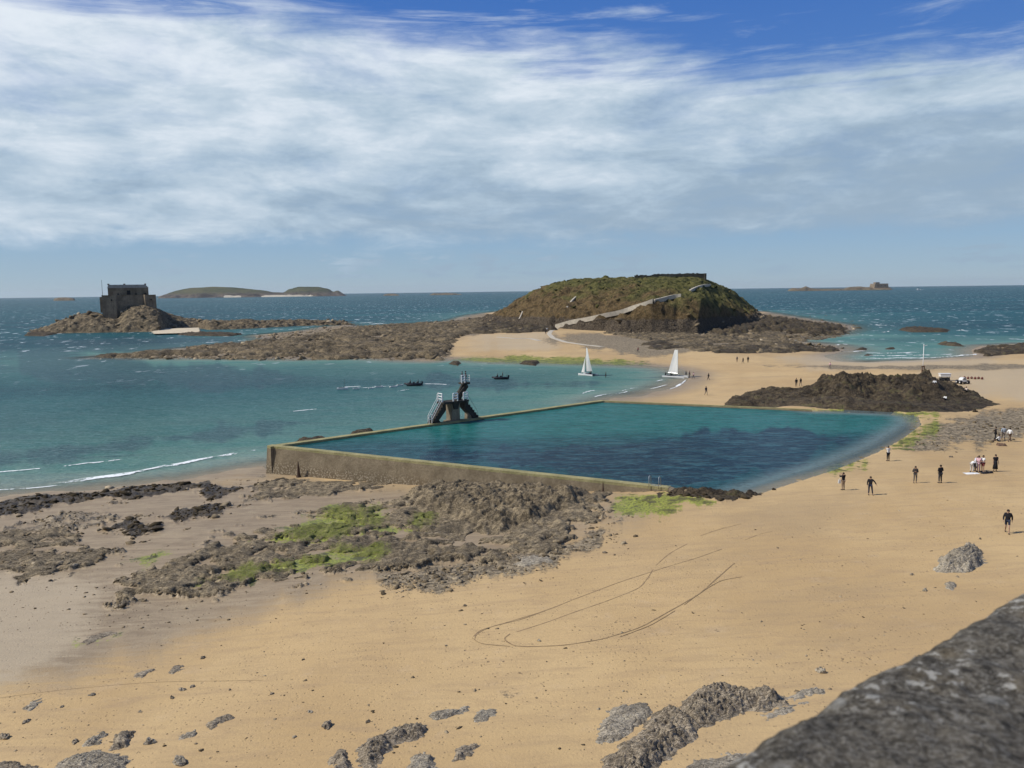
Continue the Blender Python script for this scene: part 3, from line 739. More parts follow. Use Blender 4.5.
reef('reef', [(972,350),(985,346),(1030,343),(1300,340),(1300,350),(1024,353),(985,354)], 1.8, (0.8, 1.3), 67, mat='rock_dark', edge=4, nsc=3)
for i, q in enumerate([[(896,330),(902,328),(925,328),(953,330),(950,332.5),(910,332.5)], [(850,350),(862,347.5),(872,349),(866,351.5)], [(880,349),(895,347.5),(900,349),(890,350.5)], [(932,344),(945,342.5),(965,344.5),(968,347),(945,346)], [(858,355),(870,353),(876,355.5),(866,357)], [(735,350),(742,349),(748,351),(740,352)]]):
    outcrop('sea_rock', WP(q, 0), 1.6, (0.7, 1.2), 70 + i, M['rock_dark'], ['long dark rock awash in the open sea right of the island', 'left rock in the shallow bay behind the dark mound', 'small rock in the middle of the shallow bay', 'low rock beside the top of the white flagpole', 'rock at the foam line of the shallow bay', 'small dark rock on the sand below the island point'][i], 'rock', edge=3.5, nsc=1.6, warp=0.25, base=-0.3, dip=0.2)
# small reef rocks in the near bay below the green weed
for i, q in enumerate([[(518,364),(526,361.5),(540,362),(536,366)], [(448,364),(455,361.5),(462,363),(458,366)]]):
    outcrop('sea_rock', WP(q, 0), 0.9, 0.4, 80 + i, M['rock_dark'], ['low dark rock at the bay edge left of the first sailing boat', 'dark rock off the sand spit at the left end of the green weed'][i], 'rock', edge=1.2, nsc=0.9, warp=0.3, base=0.0)
for i, q in enumerate([[(300,438),(308,435),(330,433),(335,436),(312,440)], [(355,431),(362,427.5),(376,426),(378,429),(364,432)]]):
    outcrop('sea_rock', [(a - 1.2, b + 1.0) for a, b in WP(q, 1.2)], 0.55, 0.3, 84 + i, M['rock_dark'], ['weedy rock outside the pool wall near its left corner', 'weedy rock outside the pool wall towards the diving tower'][i], 'rock', edge=1.0, nsc=0.8, warp=0.9, base=0.45)
def seedpoly(q): return q

# ------------------------------------------------------------ fort island on the left
PBS = [(22,334),(40,329),(60,320),(78,315),(90,312),(98,313),(106,316),(116,316),(122,309),(127,305.5),(135,305),(148,306),(156,309),(166,313),(182,318),(200,320),(225,321),(245,319.5),(258,321),(300,319.8),(340,321.8),(356,325)]
PBB = [(22,490),(60,497),(125,500),(158,503),(166,540),(196,552),(206,515),(230,522),(256,535),(300,560),(356,575)]
fi, PBD = island('island', PBS, PBB, 22, 0.6, 91, M['rock_reef'], zb=-0.6, cliff=0.25, cliff_w=8, rise=34, rough=1.0, off=34, nsc=0.8)
for i, q in enumerate([[(22,336),(30,331.5),(50,332),(58,334),(45,336.5)], [(176,335),(190,333),(225,333),(245,334.5),(230,336.5),(190,336)], [(92,357),(110,354.5),(126,356),(110,358.5)]]):
    outcrop('sea_rock', WP(q, 0), 1.6, (0.6, 1.2), 96 + i, M['rock_dark'], ['dark rock off the left tip of the fort island', 'long low rock below the white beach of the fort island', 'dark rock at the seaward tip of the long brown reef'][i], 'rock', edge=2.5, nsc=1.8, warp=0.3, base=-0.3)
# white sand beach of the fort island
def sheet(name, poly, z, mat, kind='structure', warp=0.5, res=0.8, fn=None, seed=5):
    p = np.array(poly); mn = p.min(0) - 2; mx = p.max(0) + 2
    Xg, Yg = np.meshgrid(np.arange(mn[0], mx[0], res), np.arange(mn[1], mx[1], res), indexing='xy')
    d = sdf(Xg, Yg, poly) + fbm(Xg / 4, Yg / 4, 3, seed) * 3 * warp
    Zg = (z if fn is None else fn(Xg, Yg)) + 0.012 * np.clip(d, 0, 60) + np.zeros_like(Xg)
    me = grid_mesh(name, Xg, Yg, Zg, d > 0, True)
    return tag(link(name, me, mat), kind=kind)
M['white_sand'] = plain('white_sand', (0.60, 0.51, 0.36), 0.9, 0.15, 0.5)
xs_, ys_, hh_ = PBD
def on_pb(X, Y):
    i = np.clip(((X - xs_[0]) / (xs_[1] - xs_[0])).astype(int), 0, len(xs_) - 1); j = np.clip(((Y - ys_[0]) / (ys_[1] - ys_[0])).astype(int), 0, len(ys_) - 1)
    return np.maximum(hh_[j, i], -0.2) + 0.25
sheet('sand', [P(a, b, 1.2) for a, b in [(152,331),(165,328),(198,327),(199,331.5),(175,332.5),(155,333)]], 0.8, M['white_sand'], warp=0.2)

# ------------------------------------------------------------ distant islands
def far_heath():
    m, t = newmat('far_island_heath'); pos = t.n('ShaderNodeNewGeometry').outputs['Position']
    n1 = t.noise(pos, 0.006, 6, 0.65, 0.4); n2 = t.noise(pos, 0.03, 6, 0.7); z = t.n('ShaderNodeSeparateXYZ', {0: pos}).outputs[2]
    c = t.mix(t.ss(n1, 0.4, 0.6), (0.060, 0.070, 0.030), (0.115, 0.110, 0.050))
    c = t.mix(t.ss(t.math('ADD', z, t.math('MULTIPLY', n2, 60)), 75, 45), c, t.mix(t.ss(n2, 0.4, 0.6), (0.06, 0.05, 0.04), (0.16, 0.13, 0.10)))
    c = t.mix(t.ss(attr(t, 'hm', 2), 0.4, 0.6), c, (0.55, 0.49, 0.38))
    finish(t, c, 0.95, n2, 0.8, 12.0, 0.1); return m
M['far_heath'] = far_heath()
def far_light(pa, Yg, h, t):
    return np.where(h < 12, 1.0, 0.0) * (np.interp(pa, [222, 226, 240, 243, 258, 262, 300, 312, 335], [0, 1, 1, 0, 0, 1, 1, 0.5, 0]))
island('island', [(160,296.5),(165,294.5),(175,291),(190,288),(215,286.8),(232,287.2),(250,289),(262,290.2),(272,292.3),(284,292.6),(290,289.2),(300,286.8),(318,286.8),(328,289),(333,292),(338,290.5),(343,294),(346,296)],
       [(160,5600),(343,5600)], 300, 9.0, 101, M['far_heath'], zb=-2, cliff=0.3, cliff_w=60, rise=420, rough=2.2, off=300, nsc=9, light=far_light)
island('reef', [(789,290),(792,288),(800,288.4),(806,286.4),(811,288.4),(820,288.9),(845,288.7),(850,287),(860,286.6),(866,287.2),(890,287.6),(893,290)],
       [(789,4500),(893,4500)], 60, 6.0, 102, M['rock_reef'], zb=-2, cliff=0.5, cliff_w=25, rise=90, rough=2.5, off=60, nsc=4)
for i, (q, D) in enumerate([([(430,294.6),(434,293.2),(440,293.4),(446,292.9),(455,293.4),(462,294.6)], 5200), ([(384,294.8),(388,293.7),(395,293.8),(399,294.8)], 5200), ([(54,298.6),(58,297.7),(64,297.4),(70,297.8),(74,298.5)], 4200)]):
    isl_, _ = island('sea_rock', q, [(q[0][0], D), (q[-1][0], D)], 40, 4.0, 104 + i, M['rock_reef'], zb=-1, cliff=0.5, cliff_w=15, rise=50, rough=1.5, off=30, nsc=3)
    del isl_['kind']
    tag(isl_, ['low rocks on the horizon left of the grassy island', 'single low rock on the horizon right of the far green island', 'dark rock with surf on the horizon left of the fort'][i], 'rock')

# ============================================================ solid mesh builder
class MB:
    def __init__(s): s.v = []; s.f = []
    def box(s, x0, x1, y0, y1, z0, z1, mtx=None):
        b = len(s.v); pts = [(x, y, z) for z in (z0, z1) for x, y in ((x0, y0), (x1, y0), (x1, y1), (x0, y1))]
        if mtx is not None: pts = [tuple(mtx @ Vector(p)) for p in pts]
        s.v += pts
        s.f += [tuple(b + i for i in q) for q in ((3, 2, 1, 0), (4, 5, 6, 7), (0, 1, 5, 4), (1, 2, 6, 5), (2, 3, 7, 6), (3, 0, 4, 7))]
        return s
    def prism(s, pts, a, b, axis='y'):
        """outline pts (u, v) extruded from a to b; axis y: (u, a, v); axis z: (u, v, a)"""
        n = len(pts); k = len(s.v)
        mk = (lambda p, t: (p[0], t, p[1])) if axis == 'y' else ((lambda p, t: (p[0], p[1], t)) if axis == 'z' else (lambda p, t: (t, p[0], p[1])))
        s.v += [mk(p, a) for p in pts] + [mk(p, b) for p in pts]
        s.f += [tuple(k + i for i in range(n)), tuple(k + n + i for i in reversed(range(n)))]
        s.f += [(k + i, k + n + i, k + n + (i + 1) % n, k + (i + 1) % n) for i in range(n)]
        return s
    def tube(s, pts, r, n=8, cap=True):
        pts = [Vector(p) for p in pts]; k = len(s.v); rs = r if isinstance(r, (list, tuple)) else [r] * len(pts)
        up = None
        for i, p in enumerate(pts):
            d = (pts[min(i + 1, len(pts) - 1)] - pts[max(i - 1, 0)]).normalized()
            if up is None:
                up = Vector((0, 0, 1)) if abs(d.z) < 0.9 else Vector((1, 0, 0))
            a = d.cross(up).normalized(); b = a.cross(d).normalized(); up = b
            for j in range(n):
                t = 2 * math.pi * j / n
                s.v.append(tuple(p + (a * math.cos(t) + b * math.sin(t)) * rs[i]))
        for i in range(len(pts) - 1):
            for j in range(n):
                s.f.append((k + i * n + j, k + i * n + (j + 1) % n, k + (i + 1) * n + (j + 1) % n, k + (i + 1) * n + j))
        if cap:
            s.f.append(tuple(k + j for j in reversed(range(n)))); e = k + (len(pts) - 1) * n
            s.f.append(tuple(e + j for j in range(n)))
        return s
    def ball(s, c, r, n=10, m=7):
        rx, ry, rz = r if isinstance(r, (list, tuple)) else (r, r, r)
        k = len(s.v)
        s.v.append((c[0], c[1], c[2] - rz))
        for i in range(1, m):
            a = math.pi * i / m - math.pi / 2
            for j in range(n):
                t = 2 * math.pi * j / n
                s.v.append((c[0] + rx * math.cos(a) * math.cos(t), c[1] + ry * math.cos(a) * math.sin(t), c[2] + rz * math.sin(a)))
        s.v.append((c[0], c[1], c[2] + rz)); e = len(s.v) - 1
        for j in range(n):
            s.f.append((k, k + 1 + (j + 1) % n, k + 1 + j)); s.f.append((e, e - n + j, e - n + (j + 1) % n))
        for i in range(m - 2):
            for j in range(n):
                a = k + 1 + i * n
                s.f.append((a + j, a + (j + 1) % n, a + n + (j + 1) % n, a + n + j))
        return s
    def build(s, name, mat, parent=None, smooth=False, bevel=0.0):
        me = bpy.data.meshes.new(name); me.from_pydata(s.v, [], s.f)
        bm = bmesh.new(); bm.from_mesh(me); bmesh.ops.recalc_face_normals(bm, faces=bm.faces[:])
        if bevel: bmesh.ops.bevel(bm, geom=bm.edges[:], offset=bevel, segments=2, affect='EDGES', clamp_overlap=True)
        bm.to_mesh(me); bm.free()
        if smooth: me.polygons.foreach_set('use_smooth', [True] * len(me.polygons))
        return link(name, me, mat, parent)

# ------------------------------------------------------------ forts
def masonry(name, c1, c2, sc=1.2, bump=0.5):
    m, t = newmat(name)
    pos = t.n('ShaderNodeTexCoord').outputs['Object']
    n1 = t.noise(pos, 0.15 * sc, 6, 0.6); n2 = t.noise(pos, 1.6 * sc, 6, 0.7)
    st = t.noise(t.mapping(pos, (1.5, 1.5, 0.12)), 0.8, 5, 0.6)
    c = t.mix(t.ss(n1, 0.35, 0.65), c1, c2)
    c = t.mix(t.ss(n2, 0.4, 0.7, 0, 0.6), c, tuple(v * 0.5 for v in c1))
    c = t.mix(t.ss(st, 0.5, 0.7, 0, 0.5), c, tuple(v * 0.5 for v in c1))
    finish(t, c, 0.9, n2, bump, 0.25, 0.2)
    return m
M['fort'] = masonry('fort_granite', (0.19, 0.148, 0.098), (0.34, 0.27, 0.185))
M['fort_roof'] = plain('fort_parapet_stone', (0.36, 0.34, 0.31), 0.9, 0.2, 0.6)
M['dark_hole'] = plain('dark_opening', (0.015, 0.014, 0.013), 0.9)
M['metal_dark'] = plain('dark_metal', (0.05, 0.05, 0.05), 0.5)
M['white_paint'] = plain('white_paint', (0.80, 0.80, 0.78), 0.5, 0.05)
FD = 538.0
def fx(px, D=FD): return XW(px, D)
def fz(px, py, D=FD): return ZC + (hor(px) - py) * D / FPX
fc = (fx(131), FD - 4, 0)
fort = tag(empty('fort', fc, R_(24)), 'square dark granite island fort on a rock left of the bay', 'fort')
cx = fx(127)
b = MB()   # battered lower bastion wall, plan like a blunt horseshoe
lo = [(fx(102.5) - cx, 0), (fx(153) - cx, -2), (fx(153) - cx, 24), (fx(103) - cx, 24)]
zt, zbm = fz(127, 295.8), fz(110, 321)
k = 0
def frustum(mb, lowpts, hipts, z0, z1, base_z=None):
    n = len(lowpts); k = len(mb.v)
    mb.v += [(p[0], p[1], z0) for p in lowpts] + [(p[0], p[1], z1) for p in hipts]
    mb.f += [tuple(k + i for i in reversed(range(n))), tuple(k + n + i for i in range(n))]
    mb.f += [(k + i, k + (i + 1) % n, k + n + (i + 1) % n, k + n + i) for i in range(n)]
L0, L1, L2, L3 = fx(103.5) - cx, fx(116) - cx, fx(142) - cx, fx(152) - cx
top_pts = [(L0, -1), (L1, -3.5), (L1 + 1.5, -0.5), (L2 - 1, -0.5), (L2, -3.0), (L3, -1.5), (L3, 22), (L0, 22)]
low_pts = [(x * 1.02, y * 1.08 - 0.5) for x, y in top_pts]
frustum(b, low_pts, top_pts, zbm - 3, zt)
b.build('bastion', M['fort'], fort)
b = MB(); frustum(b, [(x * 1.0, y) for x, y in top_pts], [(x * 1.012, y * 1.02 - 0.1) for x, y in top_pts], zt + 0.004, zt + 0.55)
b.build('parapet', M['fort'], fort)
U0_, U1_ = fx(109) - cx, fx(145.5) - cx
zu = fz(127, 288)
b = MB(); b.box(U0_, U1_, 2.0, 18, zt - 0.5, zu).build('keep', M['fort'], fort)
b = MB(); b.prism([(U0_ - 0.3, zu + 0.003), (U1_ + 0.3, zu + 0.003), (U1_ - 1.6, zu + 2.1), (U0_ + 0.6, zu + 2.1)], 1.6, 18.4).build('roof', M['fort_roof'], fort)
for px in (109.8, 124, 143): MB().box(fx(px) - cx - .6, fx(px) - cx + .6, 4, 5.4, zu + 1.9, zu + 2.8).build('chimney', M['fort'], fort)
for px, w_, h_ in ((127.5, 1.1, 1.9), (142.2, .6, .7), (118, .5, .6), (134, .5, .6)):
    x = fx(px) - cx; MB().box(x - w_, x + w_, 1.9, 2.2, zt + 0.7, zt + 0.7 + h_ * 1.5).build('window', M['dark_hole'], fort)
for px in (112, 147.5): x = fx(px) - cx; MB().box(x - .35, x + .35, -3.75, -2.5, zt - 3.2, zt - 2.2).build('embrasure', M['dark_hole'], fort)
MB().box(fx(102) - cx - 0.4, fx(102) - cx + 1.4, 2, 8, zbm + 6, zt - 0.6).build('buttress', M['fort'], fort)
fp = tag(empty('flagpole', (fx(105.6), FD - 4, zt)), 'thin dark mast standing on the left end of the island fort', 'flagpole')
MB().tube([(0, 0, -0.5), (0, 0, 10.3)], [0.16, 0.09], 8).build('pole', M['metal_dark'], fp)
MB().ball((0, 0, 10.35), 0.2).build('finial', M['metal_dark'], fp)

# far sea fort on the right
D2 = 4560.0
def f2x(px): return XW(px, D2)
f2 = tag(empty('fort', (f2x(881), D2, 0)), 'small square stone sea fort on a far reef near the right horizon', 'fort')
zt2 = ZC + (hor(881) - 283.6) * D2 / FPX
b = MB(); frustum(b, [(-42, -8), (42, -8), (42, 60), (-42, 60)], [(-36, -5), (38, -5), (38, 56), (-36, 56)], -2, zt2)
b.build('wall', M['fort'], f2)
MB().box(-30, -8, 0, 30, zt2 + .01, zt2 + 7).build('keep', M['fort'], f2)
MB().box(-30.6, -7.4, -.6, 30.6, zt2 + 7.01, zt2 + 8).build('roof', M['fort_roof'], f2)
for x in (-20, 0, 20): MB().box(x - 2, x + 2, -7.2, -5.5, zt2 - 14, zt2 - 9).build('window', M['dark_hole'], f2)

# ------------------------------------------------------------ on the grassy island
M['ruin'] = masonry('ruin_stone', (0.075, 0.068, 0.05), (0.15, 0.135, 0.10))
M['path'] = plain('path_stone', (0.50, 0.45, 0.36), 0.9, 0.15, 0.8)
xg_, yg_, hg_ = GBD
def on_gb(x, y):
    i = int(np.clip((x - xg_[0]) / (xg_[1] - xg_[0]), 0, len(xg_) - 1)); j = int(np.clip((y - yg_[0]) / (yg_[1] - yg_[0]), 0, len(yg_) - 1))
    return float(hg_[j, i])
rw = []
for px, py in ((638,277.5),(655,277.5),(674,277),(704,277.5)):
    D = 462.0; x = XW(px, D); rw.append((x, D, on_gb(x, D)))
ruin = tag(empty('ruined_wall', rw[1]), 'low dark ruined stone wall along the top of the grassy island', 'wall')
o0 = Vector(rw[1])
x0, x1 = rw[0][0] - o0.x, rw[3][0] - o0.x
htop = fz(675, 273.6, 462) - o0.z
def wobble_wall(x0, x1, y0, y1, z0, z1, seed, lip=0.35):
    mb = MB(); n = int(abs(x1 - x0) / 1.2) + 2
    for i in range(n):
        a = x0 + (x1 - x0) * i / n; bb = x0 + (x1 - x0) * (i + 1) / n
        mb.box(a, bb, y0, y1, z0, z1 + random.uniform(-lip, lip * 0.3))
    return mb
wobble_wall(x0 + 9, x1, 0, 1.2, -4, htop, 3).build('wall', M['ruin'], ruin)
wobble_wall(x0 - 2, x0 + 9, 0, 1.2, -4, htop - 0.5, 3, 0.6).build('wall', M['ruin'], ruin)
MB().box(x1 - .01, x1 + 1.1, -1.0, 9, -4, htop - 0.2).build('end_wall', M['ruin'], ruin)
dw = MB()
def ribbon_on(name, pts, width, mat, lift=0.25, kind='structure', hitf=None):
    """path laid on the slope, with a small thickness"""
    P3 = [Vector(p) for p in pts]; v = []; f = []
    for i, p in enumerate(P3):
        d = (P3[min(i + 1, len(P3) - 1)] - P3[max(i - 1, 0)]); d.z = 0; d.normalize()
        n = Vector((-d.y, d.x, 0)) * width / 2
        for q, zz_ in ((p + n, lift), (p - n, lift), (p - n, -0.8), (p + n, -0.8)):
            v.append((q.x, q.y, p.z + zz_))
    for i in range(len(P3) - 1):
        for j in range(4):
            a = i * 4 + j; b_ = i * 4 + (j + 1) % 4
            f.append((a, b_, b_ + 4, a + 4))
    f += [(0, 1, 2, 3), tuple(len(v) - 4 + k for k in (3, 2, 1, 0))]
    me = bpy.data.meshes.new(name); me.from_pydata(v, [], f); me.update()
    o = link(name, me, mat)
    bm = bmesh.new(); bm.from_mesh(me); bmesh.ops.recalc_face_normals(bm, faces=bm.faces[:]); bm.to_mesh(me); bm.free()
    return tag(o, kind=kind)
def hits(px_list, n=6):
    out = []
    for (a, b), (c, d) in zip(px_list[:-1], px_list[1:]):
        for i in range(n):
            t = i / n; h = island_hit(GBD, a + (c - a) * t, b + (d - b) * t)
            if h: out.append(h)
    # smooth
    o = np.array(out)
    for _ in range(6): o[1:-1] = (o[:-2] + o[1:-1] * 2 + o[2:]) / 4
    return [tuple(q) for q in o]
ramp_px = [(556,328.5),(575,323),(600,318.5),(620,314),(640,307.5),(656,301.5)]
ribbon_on('path', hits(ramp_px, 5), 1.5, M['path'], 1.5)
ribbon_on('path', hits([(654,302.2),(672,298),(684,295.5)], 4), 1.1, M['path'], 1.2)
ribbon_on('path', hits([(690,291),(696,288),(704,286),(712,285)], 4), 1.0, M['path'], 0.6)
ribbon_on('path', hits([(567,308),(572,300),(577,296.5)], 4), 0.8, M['path'], 0.3)
ribbon_on('path', hits([(517,324),(521,316),(523,310.5)], 4), 0.6, M['path'], 0.3)
# the causeway continuing over the sand below the ramp
def gpath(pts, width, mat, lift=0.03, n=8, name='path'):
    out = []
    for (a, b), (c, d) in zip(pts[:-1], pts[1:]):
        for i in range(n):
            t = i / n; x, y, z = GG(a + (c - a) * t, b + (d - b) * t); out.append((x, y, z))
    return ribbon_on(name, out, width, mat, lift)
gpath([(557,328.5),(551,331),(549,334),(553,338),(565,342),(585,345),(605,347)], 2.0, M['path'], 0.10)
M['light_sand'] = plain('pale_sand', (0.60, 0.45, 0.28), 0.95, 0.08, 0.4)
gpath([(497,337),(515,338.5),(530,338.5),(541,341)], 2.0, M['path'], 0.05)

# ============================================================ sea pool wall and diving tower
def conc(name, lo_, hi_, stain=(0.13, 0.125, 0.05), pebbly=0.0):
    m, t = newmat(name)
    pos = t.n('ShaderNodeNewGeometry').outputs['Position']
    n1 = t.noise(pos, 0.5, 6, 0.6, 0.4); n2 = t.noise(pos, 5, 6, 0.72); n3 = t.noise(t.mapping(pos, (1, 1, 0.15)), 1.6, 5, 0.6)
    c = t.mix(t.ss(n1, 0.35, 0.65), lo_, hi_)
    c = t.mix(t.ss(n3, 0.5, 0.75, 0, 0.5), c, stain)
    if pebbly:
        z = t.n('ShaderNodeSeparateXYZ', {0: pos}).outputs[2]
        low_ = t.ss(t.math('ADD', z, t.math('MULTIPLY', t.math('SUBTRACT', n1, 0.5), 1.2)), 0.9, 2.3, 1.0, 0.0)
        vo = t.n('ShaderNodeTexVoronoi', {'Vector': pos, 'Scale': 4.2}, feature='F1')
        pc = t.mix(t.ss(vo.outputs['Distance'], 0.15, 0.62), (0.46, 0.39, 0.28), (0.17, 0.13, 0.08))
        c = t.mix(t.math('MULTIPLY', low_, pebbly), c, pc)
    c = t.mix(t.ss(n2, 0.35, 0.7, 0, 0.55), c, tuple(v * 0.6 for v in lo_))
    finish(t, c, 0.9, n2, 0.8, 0.12, 0.2)
    return m
M['pool_wall'] = conc('pool_wall_concrete', (0.21, 0.165, 0.105), (0.31, 0.25, 0.165), stain=(0.14, 0.115, 0.07), pebbly=0.9)
M['pool_coping'] = conc('weedy_coping', (0.30, 0.27, 0.13), (0.44, 0.39, 0.20), stain=(0.24, 0.25, 0.06))
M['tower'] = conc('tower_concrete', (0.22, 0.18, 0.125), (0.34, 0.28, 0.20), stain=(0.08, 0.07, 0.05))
M['tower_dark'] = conc('shaded_tower_concrete', (0.040, 0.036, 0.030), (0.085, 0.074, 0.060), stain=(0.03, 0.03, 0.025))  # decks and stairs: their shade painted in as near-black concrete
pw = tag(empty('pool_wall', (PA[0], PA[1], 0)), 'long weathered concrete wall with a weedy yellow rim enclosing the sea pool', 'wall')
def wall_run(A, B, z0, z1, th, side, name, mat, zB=None, n=60, batter=0.0, jit=0.0, seed=3):
    """wall from A to B; side +1: thickness goes to the left of AB; outline in world, stored relative to pool_wall"""
    A = Vector((*A, 0)); B = Vector((*B, 0)); d = (B - A).normalized(); nn = Vector((-d.y, d.x, 0)) * side
    v = []; f = []
    for i in range(n + 1):
        t = i / n; p = A.lerp(B, t); zt_ = z1 if zB is None else z1 + (zB - z1) * t
        o_ = float(fbm(np.array([p.x * 0.6]), np.array([p.y * 0.6]), 3, seed)[0]) * jit
        for q, z_ in ((p + nn * (0 + o_), zt_ + o_ * 0.3), (p + nn * th, zt_ + o_ * 0.3), (p + nn * th, z0), (p - nn * (batter - o_), z0)):
            v.append((q.x - PA[0], q.y - PA[1], z_))
    for i in range(n):
        for j in range(4):
            a = i * 4 + j; b_ = i * 4 + (j + 1) % 4; f.append((a, b_, b_ + 4, a + 4))
    f += [(0, 1, 2, 3), tuple(len(v) - 4 + k for k in (3, 2, 1, 0))]
    mb = MB(); mb.v = v; mb.f = f
    return mb.build(name, mat, pw)
dAB = (Vector(PB) - Vector(PA)).normalized()
PBx = (PB[0] + dAB.x * 1.0, PB[1] + dAB.y * 1.0)
wall_run(PA, PB, -0.8, WALL_Z - 0.28, 1.1, 1, 'wall', M['pool_wall'], batter=0.5, jit=0.03)
wall_run(PA, PB, WALL_Z - 0.277, WALL_Z, 0.95, 1, 'coping', M['pool_coping'], jit=0.015, seed=4)
wall_run(PA, PC, -0.8, WALL_Z - 0.28, 1.1, -1, 'wall', M['pool_wall'], batter=0.3, jit=0.03)
wall_run(PA, PC, WALL_Z - 0.277, WALL_Z, 1.1, -1, 'coping', M['pool_coping'], jit=0.12, seed=5)
wall_run(PC, PD, 0.3, WALL_Z - 0.18, 0.9, -1, 'wall', M['pool_wall'], jit=0.08)
wall_run(PC, PD, WALL_Z - 0.177, WALL_Z - 0.02, 0.55, -1, 'coping', M['pool_coping'], jit=0.06, seed=6)
# the collapsed low end of the near wall
wall_run(PB, P(700, 494, POOL_Z + .1), 1.0, WALL_Z - 0.05, 0.8, 1, 'wall', M['pool_wall'], zB=POOL_Z + 0.06, jit=0.4)
# weedy ledge closing the pool from the wall's end to the beach
outcrop('reef', [P(a, b, POOL_Z) for a, b in [(664,487),(700,489.5),(735,492),(765,494),(762,497),(740,497.5),(700,496.5),(668,494.5)]], 0.55, 0.14, 133, M['rock_dark'], kind='structure', edge=0.9, nsc=0.5, warp=0.5)
# sluice and stake on the outer face
M['rust'] = plain('rusty_iron', (0.09, 0.055, 0.035), 0.8, 0.4, 9)
for px, py, lab in ((304, 473, 'dark pointed iron stake against the pool wall near its left corner'), (607.5, 488, 'dark iron stake against the low right part of the pool wall')):
    t_ = (px - 267) / (668 - 267); x = PA[0] + (PB[0] - PA[0]) * t_ + 0.0; 
    q = G0(px, py + 1); 
    # stand it at the wall foot
    k = Vector(PA).lerp(Vector(PB), 0.5)
    best = min(((Vector(PA).lerp(Vector(PB), s / 400)) for s in range(401)), key=lambda v: abs((v.x / v.y) - q[0] / q[1]))
    x, y = best.x - 0.5, best.y - 0.75; z = float(gz(x, y)[0])
    st = tag(empty('stake', (x, y, z)), lab, 'stake')
    hh = 2.0 if px < 400 else 1.0
    MB().tube([(0, 0, -.3), (0, 0, hh * .3), (0, 0, hh)], [0.30 * hh / 2, 0.2 * hh / 2, 0.05], 6).build('shaft', M['rust'], st)
    MB().tube([(0, 0, 0.0), (0, 0, 0.16)], 0.32 * hh / 2, 8).build('collar', M['rust'], st)

# handrail of the steps at the wall's right end
hr = tag(empty('handrail', (*P(653, 487, WALL_Z), WALL_Z)), 'grey tubular step handrail on the right end of the pool wall', 'handrail')
ang = math.atan2(dAB.y, dAB.x)
hr.rotation_euler = (0, 0, ang)
M['steel'] = plain('galvanised_steel', (0.42, 0.43, 0.43), 0.35, 0.15, 8, 0.5, 0.6)
for x in (-0.45, 0.55):
    MB().tube([(x, 0.1, -0.2), (x, 0.1, 0.95), (x, 0.35, 1.05), (x, 0.7, 0.8), (x, 0.85, -0.5)], 0.035, 8).build('rail', M['steel'], hr, True)
for z_ in (0.0, -0.25): MB().box(-0.45, 0.55, 0.70, 0.88, z_ - .02, z_ + .02).build('step', M['steel'], hr)

# diving tower (local x runs along the wall, y towards the sea)
wd = (Vector(PC) - Vector(PA)).normalized(); wang = math.atan2(wd.y, wd.x)
tp = P(455.5, 420.5, WALL_Z)
tt = (Vector(tp) - Vector(PA)).dot(wd); tb = Vector(PA) + wd * tt
DT = tag(empty('diving_tower', (tb.x, tb.y, WALL_Z - 0.05)), 'dark concrete diving tower with stairs and white railings on the pool wall', 'diving tower')
DT.rotation_euler = (0, 0, wang)
dt = DT
# central pillars
pm = Matrix.Translation((0.1, 0, 0))
MB().box(-0.75, 0.75, -0.6, 0.95, -2.6, 2.72, pm).build('pillar', M['tower'], dt, bevel=0.04)
MB().box(-1.3, 1.3, -0.8, 0.8, -2.8, 0.12).build('footing', M['tower'], dt, bevel=0.05)
b = MB().prism([(2.2, -2.6), (3.6, -2.6), (2.9, 1.35), (2.55, 1.35)], -0.5, 0.5).build('pillar', M['tower'], dt, bevel=0.03)
# lower deck
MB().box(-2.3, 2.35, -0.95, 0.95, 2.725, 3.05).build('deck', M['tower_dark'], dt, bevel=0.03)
# board beams under the deck, reaching out over the pool
MB().prism([(-0.6, 2.71), (0.6, 2.71), (0.3, 1.8), (-0.3, 1.8)], -0.9, 0.9).build('bracket', M['tower_dark'], dt)
def flight(x0, z0, x1, z1, w_, n, th):
    pts = []; dx = (x1 - x0) / n; dz = (z1 - z0) / n
    for i in range(n):
        pts += [(x0 + dx * i, z0 + dz * i), (x0 + dx * i, z0 + dz * (i + 1))]
    pts += [(x1, z1), (x1, z1 - th), (x0 + (dx * 1.2), z0 - th * 0.35), (x0, z0 - th * 0.2)]
    return MB().prism(pts, -w_ / 2, w_ / 2)
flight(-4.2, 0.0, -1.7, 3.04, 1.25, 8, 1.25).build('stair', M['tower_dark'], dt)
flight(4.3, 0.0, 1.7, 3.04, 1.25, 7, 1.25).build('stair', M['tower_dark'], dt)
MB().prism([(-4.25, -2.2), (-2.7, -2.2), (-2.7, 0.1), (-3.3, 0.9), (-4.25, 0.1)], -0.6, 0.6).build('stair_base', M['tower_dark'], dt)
MB().prism([(4.3, -2.2), (3.2, -2.2), (3.2, 0.2), (4.3, 0.2)], -0.6, 0.6).build('stair_base', M['tower_dark'], dt)
